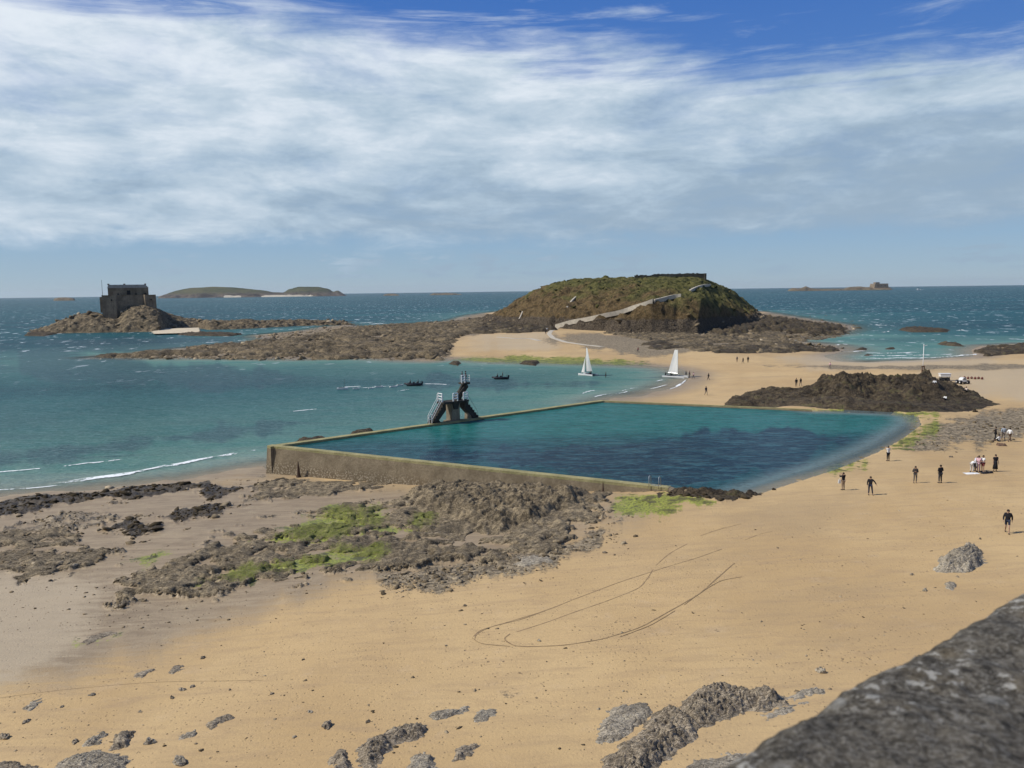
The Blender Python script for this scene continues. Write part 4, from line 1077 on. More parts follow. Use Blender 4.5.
# upper curved flight and platform
mb = MB(); up_pts = []; lowp = []
n = 14
for i in range(n + 1):
    t = i / n; x = 0.15 + 2.25 * t; z = 3.05 + 2.45 * (t ** 0.8)
    up_pts.append((x, z)); lowp.append((x + 0.25, z - 1.15 + 0.55 * t))
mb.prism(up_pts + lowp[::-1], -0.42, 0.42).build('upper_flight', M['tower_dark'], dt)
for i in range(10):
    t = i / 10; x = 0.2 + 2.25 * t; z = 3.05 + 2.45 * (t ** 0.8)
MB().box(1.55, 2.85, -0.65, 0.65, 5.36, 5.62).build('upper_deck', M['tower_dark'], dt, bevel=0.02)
MB().tube([(0.55, 0, 2.9), (1.1, 0, 4.0), (1.9, 0, 5.36)], [0.35, 0.30, 0.22], 8).build('support', M['tower_dark'], dt)
def railing(mb, pts, h=1.0, rows=3, r=0.03, posts=True):
    for a, b_ in zip(pts[:-1], pts[1:]):
        for k in range(rows):
            z_ = h * (k + 1) / rows
            mb.tube([(a[0], a[1], a[2] + z_), (b_[0], b_[1], b_[2] + z_)], r, 6)
        for q in (a, b_): mb.tube([(q[0], q[1], q[2]), (q[0], q[1], q[2] + h)], r, 6)
    return mb
railing(MB(), [(-0.55, -0.9, 3.05), (0.25, -0.9, 3.05)], 1.15, 3, 0.10).build('railing', M['white_paint'], dt)
railing(MB(), [(1.35, -0.9, 3.05), (2.1, -0.9, 3.05)], 1.15, 3, 0.10).build('railing', M['white_paint'], dt)
railing(MB(), [(-2.25, 0.9, 3.05), (-1.4, 0.9, 3.05)], 1.1, 3, 0.03).build('railing', M['white_paint'], dt)
railing(MB(), [(-2.3, -0.55, 3.05), (-2.3, 0.55, 3.05)], 1.25, 3, 0.07).build('railing', M['white_paint'], dt)
railing(MB(), [(1.3, -0.6, 5.62), (1.9, -0.6, 5.62)], 1.15, 3, 0.085).build('railing', M['white_paint'], dt)
railing(MB(), [(1.9, 0.6, 5.62), (2.8, 0.6, 5.62), (2.8, -0.6, 5.62)], 1.05, 3, 0.03).build('railing', M['white_paint'], dt)
for y in (-0.55, 0.55):
    railing(MB(), [(-4.2, y, 0.1), (-2.2, y, 3.05)], 1.0, 2, 0.035).build('handrail', M['white_paint'], dt)
    railing(MB(), [(4.2, y, 0.1), (2.3, y, 3.0)], 0.9, 1, 0.02).build('handrail', M['metal_dark'], dt)
railing(MB(), [(-4.7, -0.55, 0.05), (-4.2, -0.55, 0.1)], 1.3, 2, 0.055).build('handrail', M['white_paint'], dt)

# ============================================================ dark rock mound on the right
def mound_h(x, y):
    px = 512 + FPX * x / np.maximum(y, 1)
    h_ = np.interp(px, [715,725,745,780,800,815,830,848,866,880,893,905,925,940,952,970,990,1005], [1.2,2.0,2.2,2.6,2.9,3.6,5.0,5.5,5.0,4.2,4.2,4.3,4.7,4.3,3.3,2.6,1.7,0.6])
    return h_ * (0.32 + 0.72 * sstep(y, 131, 141))
MOUND = WP([(719,403),(726,396),(740,391),(775,390),(820,388),(870,386),(930,386),(965,390),(985,395),(1004,400),(985,404),(955,408),(920,412),(880,412),(840,411),(800,409),(760,406)])
_, MD = outcrop('rock_outcrop', MOUND, mound_h, 0.22, 141, M['rock_dark'], 'broad jagged mound of dark weedy rock on the sand right of the pool', 'rock outcrop', edge=3.0, nsc=2.0, warp=0.40, dip=0.25, spiky=0.6, fract=0.25)
def on_md(x, y):
    gx, gy, h = MD
    i = int(np.clip((x - gx[0]) / (gx[1] - gx[0]), 0, len(gx) - 1)); j = int(np.clip((y - gy[0]) / (gy[1] - gy[0]), 0, len(gy) - 1))
    return max(float(h[j, i]), float(gz(x, y)[0]))

# ============================================================ outcrops of the near beach
def near(px, H, seed, mat, label, nsc=0.42, res=0.045, edge=0.7, warp=0.4, dip=0.6):
    return outcrop('rock_outcrop', WP(px), H * 0.58, res, seed, M[mat], label, 'rock outcrop', edge=edge, nsc=nsc, warp=warp, dip=dip, sharp=2.0, spiky=0.7, flat=True)
near([(672,714),(684,697),(700,688),(722,682),(745,690),(772,690),(788,696),(792,706),(770,711),(742,716),(722,724),(700,730),(684,726)], 1.05, 151, 'rock_brown', 'jagged brown rock ridge beside the near corner of the parapet', edge=0.9)
near([(640,730),(648,716),(668,704),(690,712),(704,724),(700,740),(680,752),(665,764),(650,790),(598,790),(600,760),(615,745)], 0.95, 152, 'rock_brown', 'large cracked brown rock slab at the bottom edge right of centre', edge=0.9)
near([(594,742),(598,724),(606,710),(628,703),(650,702),(655,716),(640,728),(620,742)], 0.35, 153, 'rock_grey', 'pale grey flat rock left of the large cracked slab', edge=0.5)
near([(786,697),(800,688),(818,686),(828,691),(812,697),(795,701)], 0.30, 154, 'rock_grey', 'narrow grey rock tail between brown ridge and parapet', edge=0.4)
near([(760,715),(790,702),(812,700),(790,714),(765,726)], 0.22, 155, 'rock_grey', 'flat pebbly rock patch tucked below the parapet edge', edge=0.5)
near([(660,790),(690,758),(720,752),(760,748),(740,770),(700,795)], 0.18, 156, 'rock_grey', 'low gritty rock shelf at the foot of the parapet', edge=0.6)
near([(356,768),(352,750),(370,738),(388,730),(414,721),(430,727),(428,736),(404,744),(384,756),(376,780)], 0.75, 157, 'rock_brown', 'knobbly brown rocks with green weed at the bottom centre')
near([(326,790),(328,758),(338,751),(352,752),(360,762),(366,790)], 0.8, 158, 'rock_brown', 'rounded dark boulder cut by the bottom edge left of centre', nsc=0.8)
near([(427,716),(436,709),(452,708),(470,704),(471,711),(450,718),(436,721)], 0.35, 159, 'rock_grey', 'small pale grey rock above the knobbly brown rocks', edge=0.4)
near([(474,717),(480,708),(500,709),(498,716),(484,725),(476,726)], 0.18, 160, 'rock_grey', 'scattered pale rock chips right of the small pale rock', edge=0.3)
near([(450,756),(455,747),(478,743),(486,748),(470,756),(455,762)], 0.42, 161, 'rock_brown', 'low dark rock with green moss below the pale chips', edge=0.4)
near([(402,790),(410,760),(424,752),(440,757),(436,790)], 0.4, 162, 'rock_grey', 'grey broken rock at the bottom edge beside the mossy rock', edge=0.4)
near([(44,790),(56,760),(76,754),(102,748),(128,754),(140,790)], 0.55, 163, 'rock_grey', 'broad grey rock slab at the bottom left corner')
near([(108,750),(112,738),(122,731),(136,731),(130,744),(118,752)], 0.5, 164, 'rock_brown', 'upright brown rock above the broad grey slab', edge=0.4)
near([(80,746),(88,738),(104,731),(112,732),(100,742),(88,747)], 0.42, 165, 'rock_grey', 'slanting rock between the broad slab and the open sand at lower left', edge=0.35)
near([(-60,790),(-10,764),(14,760),(38,766),(42,790)], 0.4, 166, 'rock_brown', 'dark rock filling the extreme bottom left corner', edge=0.4)
near([(204,729),(210,721),(222,716),(238,714),(236,719),(220,725),(210,733)], 0.32, 167, 'rock_brown', 'narrow dark rock lying alone on the lower left sand', edge=0.3)
near([(174,742),(180,734),(195,730),(197,735),(184,741)], 0.2, 168, 'rock_grey', 'thin grey rock left of the narrow dark one', edge=0.25)
near([(933,573),(937,562),(950,552),(966,548),(980,549),(987,557),(985,567),(968,572),(948,574)], 1.15, 169, 'rock_grey', 'large striped grey boulder on the sand at the right', nsc=0.7, res=0.06, edge=0.8)
near([(943,590),(946,583),(956,582),(959,587),(952,591)], 0.3, 170, 'rock_grey', 'small grey stone just below the large striped boulder', edge=0.3)
near([(513,564),(522,558),(534,556),(552,558),(553,562),(538,565),(522,567)], 0.35, 171, 'rock_grey', 'pale low rock on the sand below the rocky hump', nsc=0.6, res=0.07, edge=0.4)
near([(80,643),(88,636),(112,630),(118,634),(100,640),(86,646)], 0.16, 172, 'rock_brown', 'low weedy streak of rock on the wet sand at left', edge=0.3)
near([(132,678),(140,672),(152,668),(156,671),(142,680)], 0.2, 173, 'rock_brown', 'small brown rock where wet sand meets dry at left', edge=0.2)
near([(168,672),(172,666),(186,664),(184,669),(172,674)], 0.2, 174, 'rock_brown', 'small dark rock right of the brown one on the left sand', edge=0.2)
near([(20,712),(28,702),(42,698),(44,703),(32,711)], 0.18, 175, 'rock_grey', 'thin grey rock streak near the left edge of the sand', edge=0.25)
# rocky hump against the outside of the pool wall
outcrop('rock_outcrop', WP([(398,498),(415,489),(440,485),(520,487),(590,490),(600,496),(592,508),(560,516),(548,526),(516,530),(498,536),(470,532),(440,520),(410,512)]), 1.4, 0.11, 176, M['rock_shelf'], 'low brown rocky hump between the pool wall and the sand', 'rock outcrop', edge=3.0, nsc=1.0, warp=0.6)

# ------------------------------------------------------------ loose rubble of the foreshore (nobody could count it)
ico = bmesh.new(); bmesh.ops.create_icosphere(ico, subdivisions=1, radius=1.0)
iv = np.array([v.co[:] for v in ico.verts]); iff = np.array([[v.index for v in f.verts] for f in ico.faces]); ico.free()
def rubble(name, pts, size, mat, seed, flat=0.55, cols=None):
    rs_ = np.random.RandomState(seed); n = len(pts)
    x, y = pts[:, 0], pts[:, 1]; z = gz(x, y)
    s = size * (0.5 + rs_.pareto(2.6, n).clip(0, 3.2)); th = rs_.rand(n) * 6.28
    jit = 1 + (rs_.rand(n, len(iv), 1) - 0.5) * 0.7
    v = iv[None] * jit * np.stack([s * (0.8 + rs_.rand(n)), s * (0.6 + rs_.rand(n) * .5), s * flat * (0.6 + rs_.rand(n) * .8)], -1)[:, None, :]
    tilt = (rs_.rand(n) - 0.5) * 0.9
    vz = v[..., 2] * np.cos(tilt)[:, None] + v[..., 0] * np.sin(tilt)[:, None]
    vx = v[..., 0] * np.cos(th)[:, None] - v[..., 1] * np.sin(th)[:, None]; vy = v[..., 0] * np.sin(th)[:, None] + v[..., 1] * np.cos(th)[:, None]
    co = np.stack([vx + x[:, None], vy + y[:, None], vz + z[:, None] + s[:, None] * 0.05], -1).reshape(-1, 3)
    f = (iff[None] + (np.arange(n) * len(iv))[:, None, None]).reshape(-1, 3)
    rep = lambda a: np.repeat(a, len(iv))
    g_ = zone(x, y, Z_GRN, 2.6, 0.30, 23, 0.5); w_ = zone(x, y, Z_WEED, 0.9, 0.38, 24)
    me = tri_mesh(name, co, f, 3, False, {'ra': (rep(g_), rep(w_), rep(rs_.rand(n)))})
    return tag(link(name, me, mat), kind='stuff')
def rubble_mat():
    m, t = newmat('rubble')
    pos = t.n('ShaderNodeNewGeometry').outputs['Position']
    g_, w_, r_ = attr(t, 'ra', 0), attr(t, 'ra', 1), attr(t, 'ra', 2)
    n = t.noise(pos, 6, 5, 0.7)
    c = t.ramp(r_, [(0, (0.085, 0.064, 0.038)), (0.5, (0.225, 0.172, 0.105)), (0.85, (0.35, 0.275, 0.175)), (1, (0.52, 0.43, 0.30))])
    c = t.mix(t.ss(n, 0.4, 0.7, 0, 0.5), c, (0.05, 0.042, 0.03))
    c = t.mix(t.ss(t.math('ADD', g_, t.math('MULTIPLY', t.math('SUBTRACT', r_, 0.5), 0.8)), 0.45, 0.8, 0, 0.8), c, (0.165, 0.185, 0.032))
    c = t.mix(t.ss(w_, 0.3, 0.6, 0, 0.9), c, (0.038, 0.028, 0.014))
    finish(t, c, 0.9, n, 0.6, 0.1, 0.1)
    return m
M['rubble'] = rubble_mat()
def sample(px_box, n, polys, seed, z=1.5, soft=2.0, amp=0.5, zs=22, thr=0.5):
    rs_ = np.random.RandomState(seed)
    pa = rs_.uniform(px_box[0], px_box[2], n); pb = rs_.uniform(px_box[1], px_box[3], n)
    X_ = []; 
    p = np.array([P(a, b, z) for a, b in zip(pa, pb)])
    k = zone(p[:, 0], p[:, 1], polys, soft, amp, zs) + 0.9 * fbm(p[:, 0] / 3.5, p[:, 1] / 3.5, 4, seed) > thr + (rs_.rand(n) - 0.5) * 0.8
    k &= (cover(p[:, 0], p[:, 1]) > 0.3 + 0.4 * rs_.rand(n)) if polys is Z_RUB else True
    k &= np.max([sdf(p[:, 0], p[:, 1], q) for q in polys], 0) > -3.0
    return p[k & (sdf(p[:, 0], p[:, 1], POOL) < -0.8) & (sdf(p[:, 0], p[:, 1], LAND) > 0.5)]
for i_, (zp, hh_, rs_a) in enumerate([(Z_RUB[0], 0.20, 0.12), (Z_RUB[1], 0.15, 0.16), (Z_RUB[2], 0.16, 0.16)]):
    outcrop('reef', zp, hh_, rs_a, 190 + i_, M['rock_shelf'], kind='structure', edge=0.6, nsc=0.6, warp=0.8, spiky=1.4, dip=0.5, grn=True, cov=True)
pts = sample((-60, 474, 720, 612), 50000, Z_RUB, 201, 1.5, 3.2, 0.40)
rubble('rubble', pts, 0.062, M['rubble'], 202)
pts = sample((-60, 474, 760, 550), 14000, Z_WEED, 203, 0.6, 0.9, 0.38, 24)
rubble('seaweed', pts, 0.13, M['rubble'], 204, 0.45)
pts = sample((760, 395, 1060, 450), 3500, Z_PEB[:1], 205, 4.0)
rubble('pebbles', pts, 0.10, M['rubble'], 206)
pts = sample((380, 515, 640, 600), 4000, [Z_PEB[2]], 207, 2.8, 2.0, 0.5)
rubble('pebbles', pts, 0.07, M['rubble'], 208)
pts = sample((-60, 540, 420, 640), 1500, [Z_WET], 209, 1.4)
rubble('pebbles', pts, 0.035, M['rubble'], 210)
# specks of weed and shell on the open sand
rs_ = np.random.RandomState(211)
pp = np.array([P(a, b, 3.6) for a, b in zip(rs_.uniform(-40, 1060, 1500), 500 + 268 * rs_.rand(1500) ** 0.8)])
pp = pp[(zone(pp[:, 0], pp[:, 1], [Z_WET], 2, 0.4, 22) < 0.5) & (sdf(pp[:, 0], pp[:, 1], POOL) < -2)]
rubble('beach_debris', pp, 0.032, M['rubble'], 212, 0.4)

# scrub on the grassy island
def scrub_mat():
    m, t = newmat('scrub')
    r_ = attr(t, 'ra', 2); pos = t.n('ShaderNodeNewGeometry').outputs['Position']
    c = t.ramp(r_, [(0, (0.020, 0.026, 0.010)), (0.5, (0.050, 0.056, 0.018)), (0.8, (0.11, 0.10, 0.035)), (1, (0.17, 0.12, 0.06))])
    finish(t, c, 0.95, t.noise(pos, 3, 4, 0.7), 0.8, 0.4, 0.1); return m
def scatter_on(data, name, n, size, mat, seed, cond):
    gx, gy, h = data; q = np.random.RandomState(seed)
    j = q.randint(1, len(gy) - 1, n); i = q.randint(1, len(gx) - 1, n)
    ok = cond(gx[i], gy[j], h[j, i]) & (fbm(gx[i] / 9, gy[j] / 9, 3, seed) > -0.05); i, j = i[ok], j[ok]
    global gz
    keep = gz; gz = lambda x, y: h[j, i]
    o = rubble(name, np.stack([gx[i], gy[j]], -1), size, mat, seed, 0.6); gz = keep
    return o
M['scrub'] = scrub_mat()
PATHP = [(q[0], q[1]) for q in hits(ramp_px + [(672,298),(684,295.5)], 3)]
scatter_on(GBD, 'scrub', 7000, 0.45, M['scrub'], 221, lambda x, y, z: (z > 9) & (dline(x, y, PATHP) > 4.5))
scatter_on(GBD, 'rock_debris', 7000, 0.60, M['rubble'], 222, lambda x, y, z: (z > 1.2) & (z < 8) & (dline(x, y, PATHP) > 4))
scatter_on(PBD, 'rock_debris', 4000, 0.60, M['rubble'], 223, lambda x, y, z: (z > 0.2))
pts = np.array([P(a, b, 1.0) for a, b in zip(np.random.RandomState(224).uniform(90, 860, 14000), np.random.RandomState(225).uniform(318, 360, 14000))])
pts = pts[zone(pts[:, 0], pts[:, 1], Z_REEF, 2.5, 0.2, 22, 0.5) > 0.6]
rubble('rock_debris', pts, 0.42, M['rubble'], 226)
# individual stones on the open sand
def stone(px, py, w_, h_, seed, mat='rock_brown', label=None, group=None):
    x, y, z = GG(px, py)
    r = w_ * y / FPX / 2.3; rh = h_ * y / FPX * 0.62
    bm = bmesh.new(); bmesh.ops.create_icosphere(bm, subdivisions=3, radius=1.0)
    from mathutils import noise as mn
    for v in bm.verts:
        n_ = mn.fractal(v.co * 1.3 + Vector((seed, 0, 0)), 0.8, 2.1, 5)
        q = v.co * (1 + 0.55 * n_); 
        q.z = q.z * (1 + 0.5 * mn.noise(v.co * 4 + Vector((0, seed, 0)))); v.co = Vector((q.x * r, q.y * r * 0.7, q.z * rh))
    me = bpy.data.meshes.new('stone'); bm.to_mesh(me); bm.free()
    o = link('stone', me, M[mat]); o.location = (x, y, z + rh * 0.05); o.rotation_euler = (0, 0, seed * 1.3)
    return tag(o, label, 'stone', group)
SL = ['tiny stone below the thin dark streak, second row of the lower left sand', 'speck of dark stone on bare sand right of the left sand middle', 'dark stone just above the lone narrow rock at lower left', 'leftmost of three stones in a loose row on the left sand', 'lowest of three stones in a loose row on the left sand', 'rightmost of three stones in a loose row on the left sand', "pale stone above the broad slab's upright rock at far left", 'pale flat stone left of the lone greenish stone', 'tiny stone near the left edge above the thin rock streak', 'dark stone at the sand edge below the pebble field', 'dark stone on bare sand right of the pebble field', 'long dark stone on the sand below the rocky hump', 'small stone at the right foot of the rocky hump', 'small dark stone above the left end of the curved tracks', 'pale stone inside the lower curve of the sand tracks', 'small stone right of the lower curve of the sand tracks', 'small stone left below the curved sand tracks', "dark red stone on the sand right of the mound's tail", 'dark stone beside the green weed at the pool shore', 'dark stone on the sand above the middle of the beach', 'dark stone lying in the shallow corner of the pool near the ledge', 'dark stone in the shallows by the green tongue of weed', 'small stone between the lone walker and the striped boulder', 'grey stone lower left of the striped boulder']
SG = 'small stones scattered over the sand'
for i, (px, py, w_, h_, mt, lab) in enumerate([
 (912,575,5,3,'rock_brown','small dark stone left of the large striped boulder'), (822,672,13,8,'rock_grey','pale grey stone lying above the narrow rock tail near the parapet'),
 (327,726,18,6,'rock_brown','lone greenish stone above the rounded dark boulder'), (368,722,7,3,'rock_brown','tiny stone right of the lone greenish stone'),
 (4,738,14,6,'rock_brown','dark flat stone at the left edge near the bottom'), (75,742,10,4,'rock_brown','brown stone just left of the slanting rock'),
 (26,722,10,3,'rock_brown','flat stone among the sand near the left edge'), (150,743,14,7,'rock_grey','light crumbly stone right of the upright brown rock'),
 (180,762,22,9,'rock_grey','flat grey stone near the bottom left edge of the sand'), (203,658,7,3,'rock_brown','dark stone in the middle of the left sand'),
 (303,660,4,2,'rock_brown','tiny dark stone right of the left sand middle'), (140,712,5,2,'rock_brown',None),(230,690,4,2,'rock_brown',None),(272,694,6,2,'rock_brown',None),
 (182,690,9,3,'rock_brown',None),(172,698,6,3,'rock_brown',None),(192,687,7,3,'rock_brown',None),(92,695,9,3,'rock_grey',None),(310,712,7,2,'rock_grey',None),
 (62,707,5,2,'rock_brown',None),(420,586,6,3,'rock_brown',None),(605,553,6,3,'rock_brown',None),(470,577,8,4,'rock_brown',None),(488,534,4,2,'rock_brown',None),
 (465,606,5,3,'rock_brown',None),(539,641,5,3,'rock_grey',None),(622,633,4,2,'rock_brown',None),(446,646,3,2,'rock_brown',None),(975,412,6,4,'rock_dark',None),(917,450,6,3,'rock_brown',None),
 (951,457,6,2,'rock_brown',None),(774,490,5,3,'rock_dark',None),(854,456,5,3,'rock_dark',None),(980,539,4,2,'rock_brown',None),(925,591,6,4,'rock_grey',None)]):
    stone(px, py, w_, h_, i * 1.7 + 0.3, mt, lab or SL.pop(0), SG)

# ------------------------------------------------------------ tracks drawn in the sand
M['track'] = plain('disturbed_damp_sand', (0.27, 0.185, 0.10), 0.95, 0.25, 3.0)
def track(px, wdt, lift=0.006, n=10, jit=0.05):
    P3 = []
    for (a, b), (c, d) in zip(px[:-1], px[1:]):
        for i in range(n):
            t = i / n; x, y, _ = GG(a + (c - a) * t, b + (d - b) * t); P3.append([x, y])
    p = np.array(P3); 
    for _ in range(8): p[1:-1] = (p[:-2] + 2 * p[1:-1] + p[2:]) / 4
    # resample finely so that it follows the sand
    s = np.r_[0, np.cumsum(np.hypot(*np.diff(p, axis=0).T))]; q = np.arange(0, s[-1], 0.25)
    x = np.interp(q, s, p[:, 0]); y = np.interp(q, s, p[:, 1])
    dx = np.gradient(x); dy = np.gradient(y); L = np.hypot(dx, dy); nx, ny = -dy / L, dx / L
    wv = wdt * 0.7 * (0.7 + 0.6 * fbm(q / 0.8, q * 0 + px[0][0], 3, 9)).clip(0.12, 2)
    wv = wv * (fbm(q / 4.0, q * 0 + px[0][1], 3, 19) > -0.42)
    v = []; f = []
    for i in range(len(q)):
        for sgn in (-1, 0, 1):
            xx, yy = x[i] + nx[i] * wv[i] * sgn / 2, y[i] + ny[i] * wv[i] * sgn / 2
            v.append((xx, yy, float(gz(xx, yy)[0]) + lift))
        if i: 
            k = i * 3
            f += [(k - 3, k - 2, k + 1, k), (k - 2, k - 1, k + 2, k + 1)]
    me = bpy.data.meshes.new('track'); me.from_pydata(v, [], f); me.update()
    o = link('sand_track', me, M['track']); return tag(o, kind='structure')
track([(687,544),(670,553),(655,566),(648,578),(640,588),(610,600),(575,612),(545,623),(510,634)], 0.15)
track([(722,549),(700,557),(660,569),(620,582),(580,597),(545,611),(505,623),(480,630),(472,638)], 0.15, 0.009)
track([(545,611),(520,620),(490,627),(476,634),(474,642)], 0.11, 0.012)
track([(510,634),(503,639),(515,647),(560,646),(600,640),(640,628),(670,611),(700,594),(715,580),(737,561)], 0.15, 0.015)
track([(620,637),(650,626),(680,608),(706,589),(722,580),(748,576)], 0.11, 0.018)
track([(472,638),(480,644),(515,647)], 0.09, 0.021)
track([(700,536),(720,529),(745,523)], 0.10, 0.012); track([(745,540),(760,534),(775,531)], 0.10, 0.009)
track([(0,698),(60,690),(150,682),(280,680)], 0.05, 0.009)

# ------------------------------------------------------------ breaking waves
def foam(px, wdt, z=0.05, n=6, taper=True):
    p = np.array([P(a, b, 0) for a, b in px]); s = np.r_[0, np.cumsum(np.hypot(*np.diff(p, axis=0).T))]; q = np.linspace(0, s[-1], max(8, int(s[-1] / 0.5)))
    x = np.interp(q, s, p[:, 0]); y = np.interp(q, s, p[:, 1])
    y = y + fbm(q / 5, q * 0 + px[0][0], 3, 8) * wdt * 0.8
    dx = np.gradient(x); dy = np.gradient(y); L = np.hypot(dx, dy) + 1e-9; nx, ny = -dy / L, dx / L
    t = np.linspace(0, 1, len(q)); env = (np.sin(t * np.pi) ** 0.4 if taper else np.ones_like(t)) * (0.75 + 0.5 * fbm(q / 7, q * 0 + px[0][1], 3, 28))
    X_ = []; Y_ = []; Z_ = []; E = []
    for sgn, e, dz in ((-1, 0.0, 0), (-0.4, 0.9, 0.06), (0.2, 1.0, 0.10), (1, 0.0, 0)):
        X_.append(x + nx * wdt * sgn * 0.5 * env); Y_.append(y + ny * wdt * sgn * 0.5 * env); Z_.append(np.full_like(x, z + dz)); E.append(np.full_like(x, e) * np.clip(env, 0, 1))
    X_, Y_, Z_, E = map(np.array, (X_, Y_, Z_, E))
    me = grid_mesh('foam', X_, Y_, Z_, None, True, {'edge': (E, E, E)})
    return tag(link('foam', me, M['foam']), kind='stuff')
foam([(22,489),(60,484),(110,477),(150,470),(190,462.5),(225,456),(264,449.5)], 2.0)
foam([(26,488.2),(60,483.2),(110,476.2),(150,469.2),(190,461.8),(225,455.4),(264,449)], 1.2)
foam([(55,468),(100,462.5),(135,458.5)], 0.9); foam([(-20,475),(30,470),(50,468)], 0.7); foam([(-30,492),(30,489),(90,483)], 0.5)
for a in ([(592,398),(604,395),(612,394)], [(604,397.5),(618,394),(632,391)], [(648,390),(656,388),(670,384.5)], [(655,382),(660,380.8),(664,380.2)], [(676,388),(682,384),(687,379)], [(620,392),(630,389),(640,388)], [(580,395),(590,391),(600,390)], [(668,391),(676,387),(684,382)]):
    foam(a, 1.1)
for a in ([(838,351),(850,352),(870,350.5)], [(845,357),(870,356),(905,356),(960,354)], [(835,360),(880,358.5),(930,358),(975,356)], [(832,346),(842,344),(850,345)], [(866,354),(900,353),(930,352.5)], [(868,324),(880,325.5),(895,325)], [(955,331),(962,330),(966,331)], [(890,331),(886,332),(880,333)], [(935,357),(960,356),(985,354)]):
    foam(a, 3.0)
foam([(358,323.5),(365,322.8),(376,322)], 6); foam([(370,324.5),(378,323.6),(388,323.2)], 7)
foam([(70,331),(85,332),(104,332.5)], 2.0); foam([(148,357.5),(170,353.5),(185,351.5)], 1.8); foam([(45,297.8),(60,298.8),(80,298)], 20)
foam([(790,290.6),(810,290.4),(820,290.0)], 30); foam([(825,290.1),(850,289.7),(872,289.3)], 30)
foam([(340,387.5),(352,387),(365,386.5)], 0.8); foam([(350,389),(375,387.5),(400,385.5)], 0.4); foam([(420,384),(440,384.5),(460,385.5)], 0.5)
foam([(285,413),(300,411),(322,409)], 0.4); foam([(395,392),(408,390),(420,389.5)], 0.4)

# ============================================================ people
_mc = {}
def colmat(c, rough=0.85, kind='cloth'):
    k = (c, kind)
    if k not in _mc: _mc[k] = plain(kind, c, rough, 0.15, 14.0, 0.2)
    return _mc[k]
SKIN = (0.42, 0.26, 0.18)
def skin_mesh(name, verts, edges, radii, level=1):
    me = bpy.data.meshes.new(name + '_tmp'); me.from_pydata(verts, edges, []); me.update()
    o = bpy.data.objects.new(name + '_tmp', me); C.objects.link(o)
    md = o.modifiers.new('s', 'SKIN'); md.use_smooth_shade = True
    for i, r in enumerate(radii):
        me.skin_vertices[0].data[i].radius = r if isinstance(r, tuple) else (r, r)
        me.skin_vertices[0].data[i].use_root = (i == 0)
    ss_ = o.modifiers.new('u', 'SUBSURF'); ss_.levels = level; ss_.render_levels = level
    dg = bpy.context.evaluated_depsgraph_get(); dg.update()
    out = bpy.data.meshes.new_from_object(o.evaluated_get(dg)); out.name = name
    bpy.data.objects.remove(o); bpy.data.meshes.remove(me)
    return out
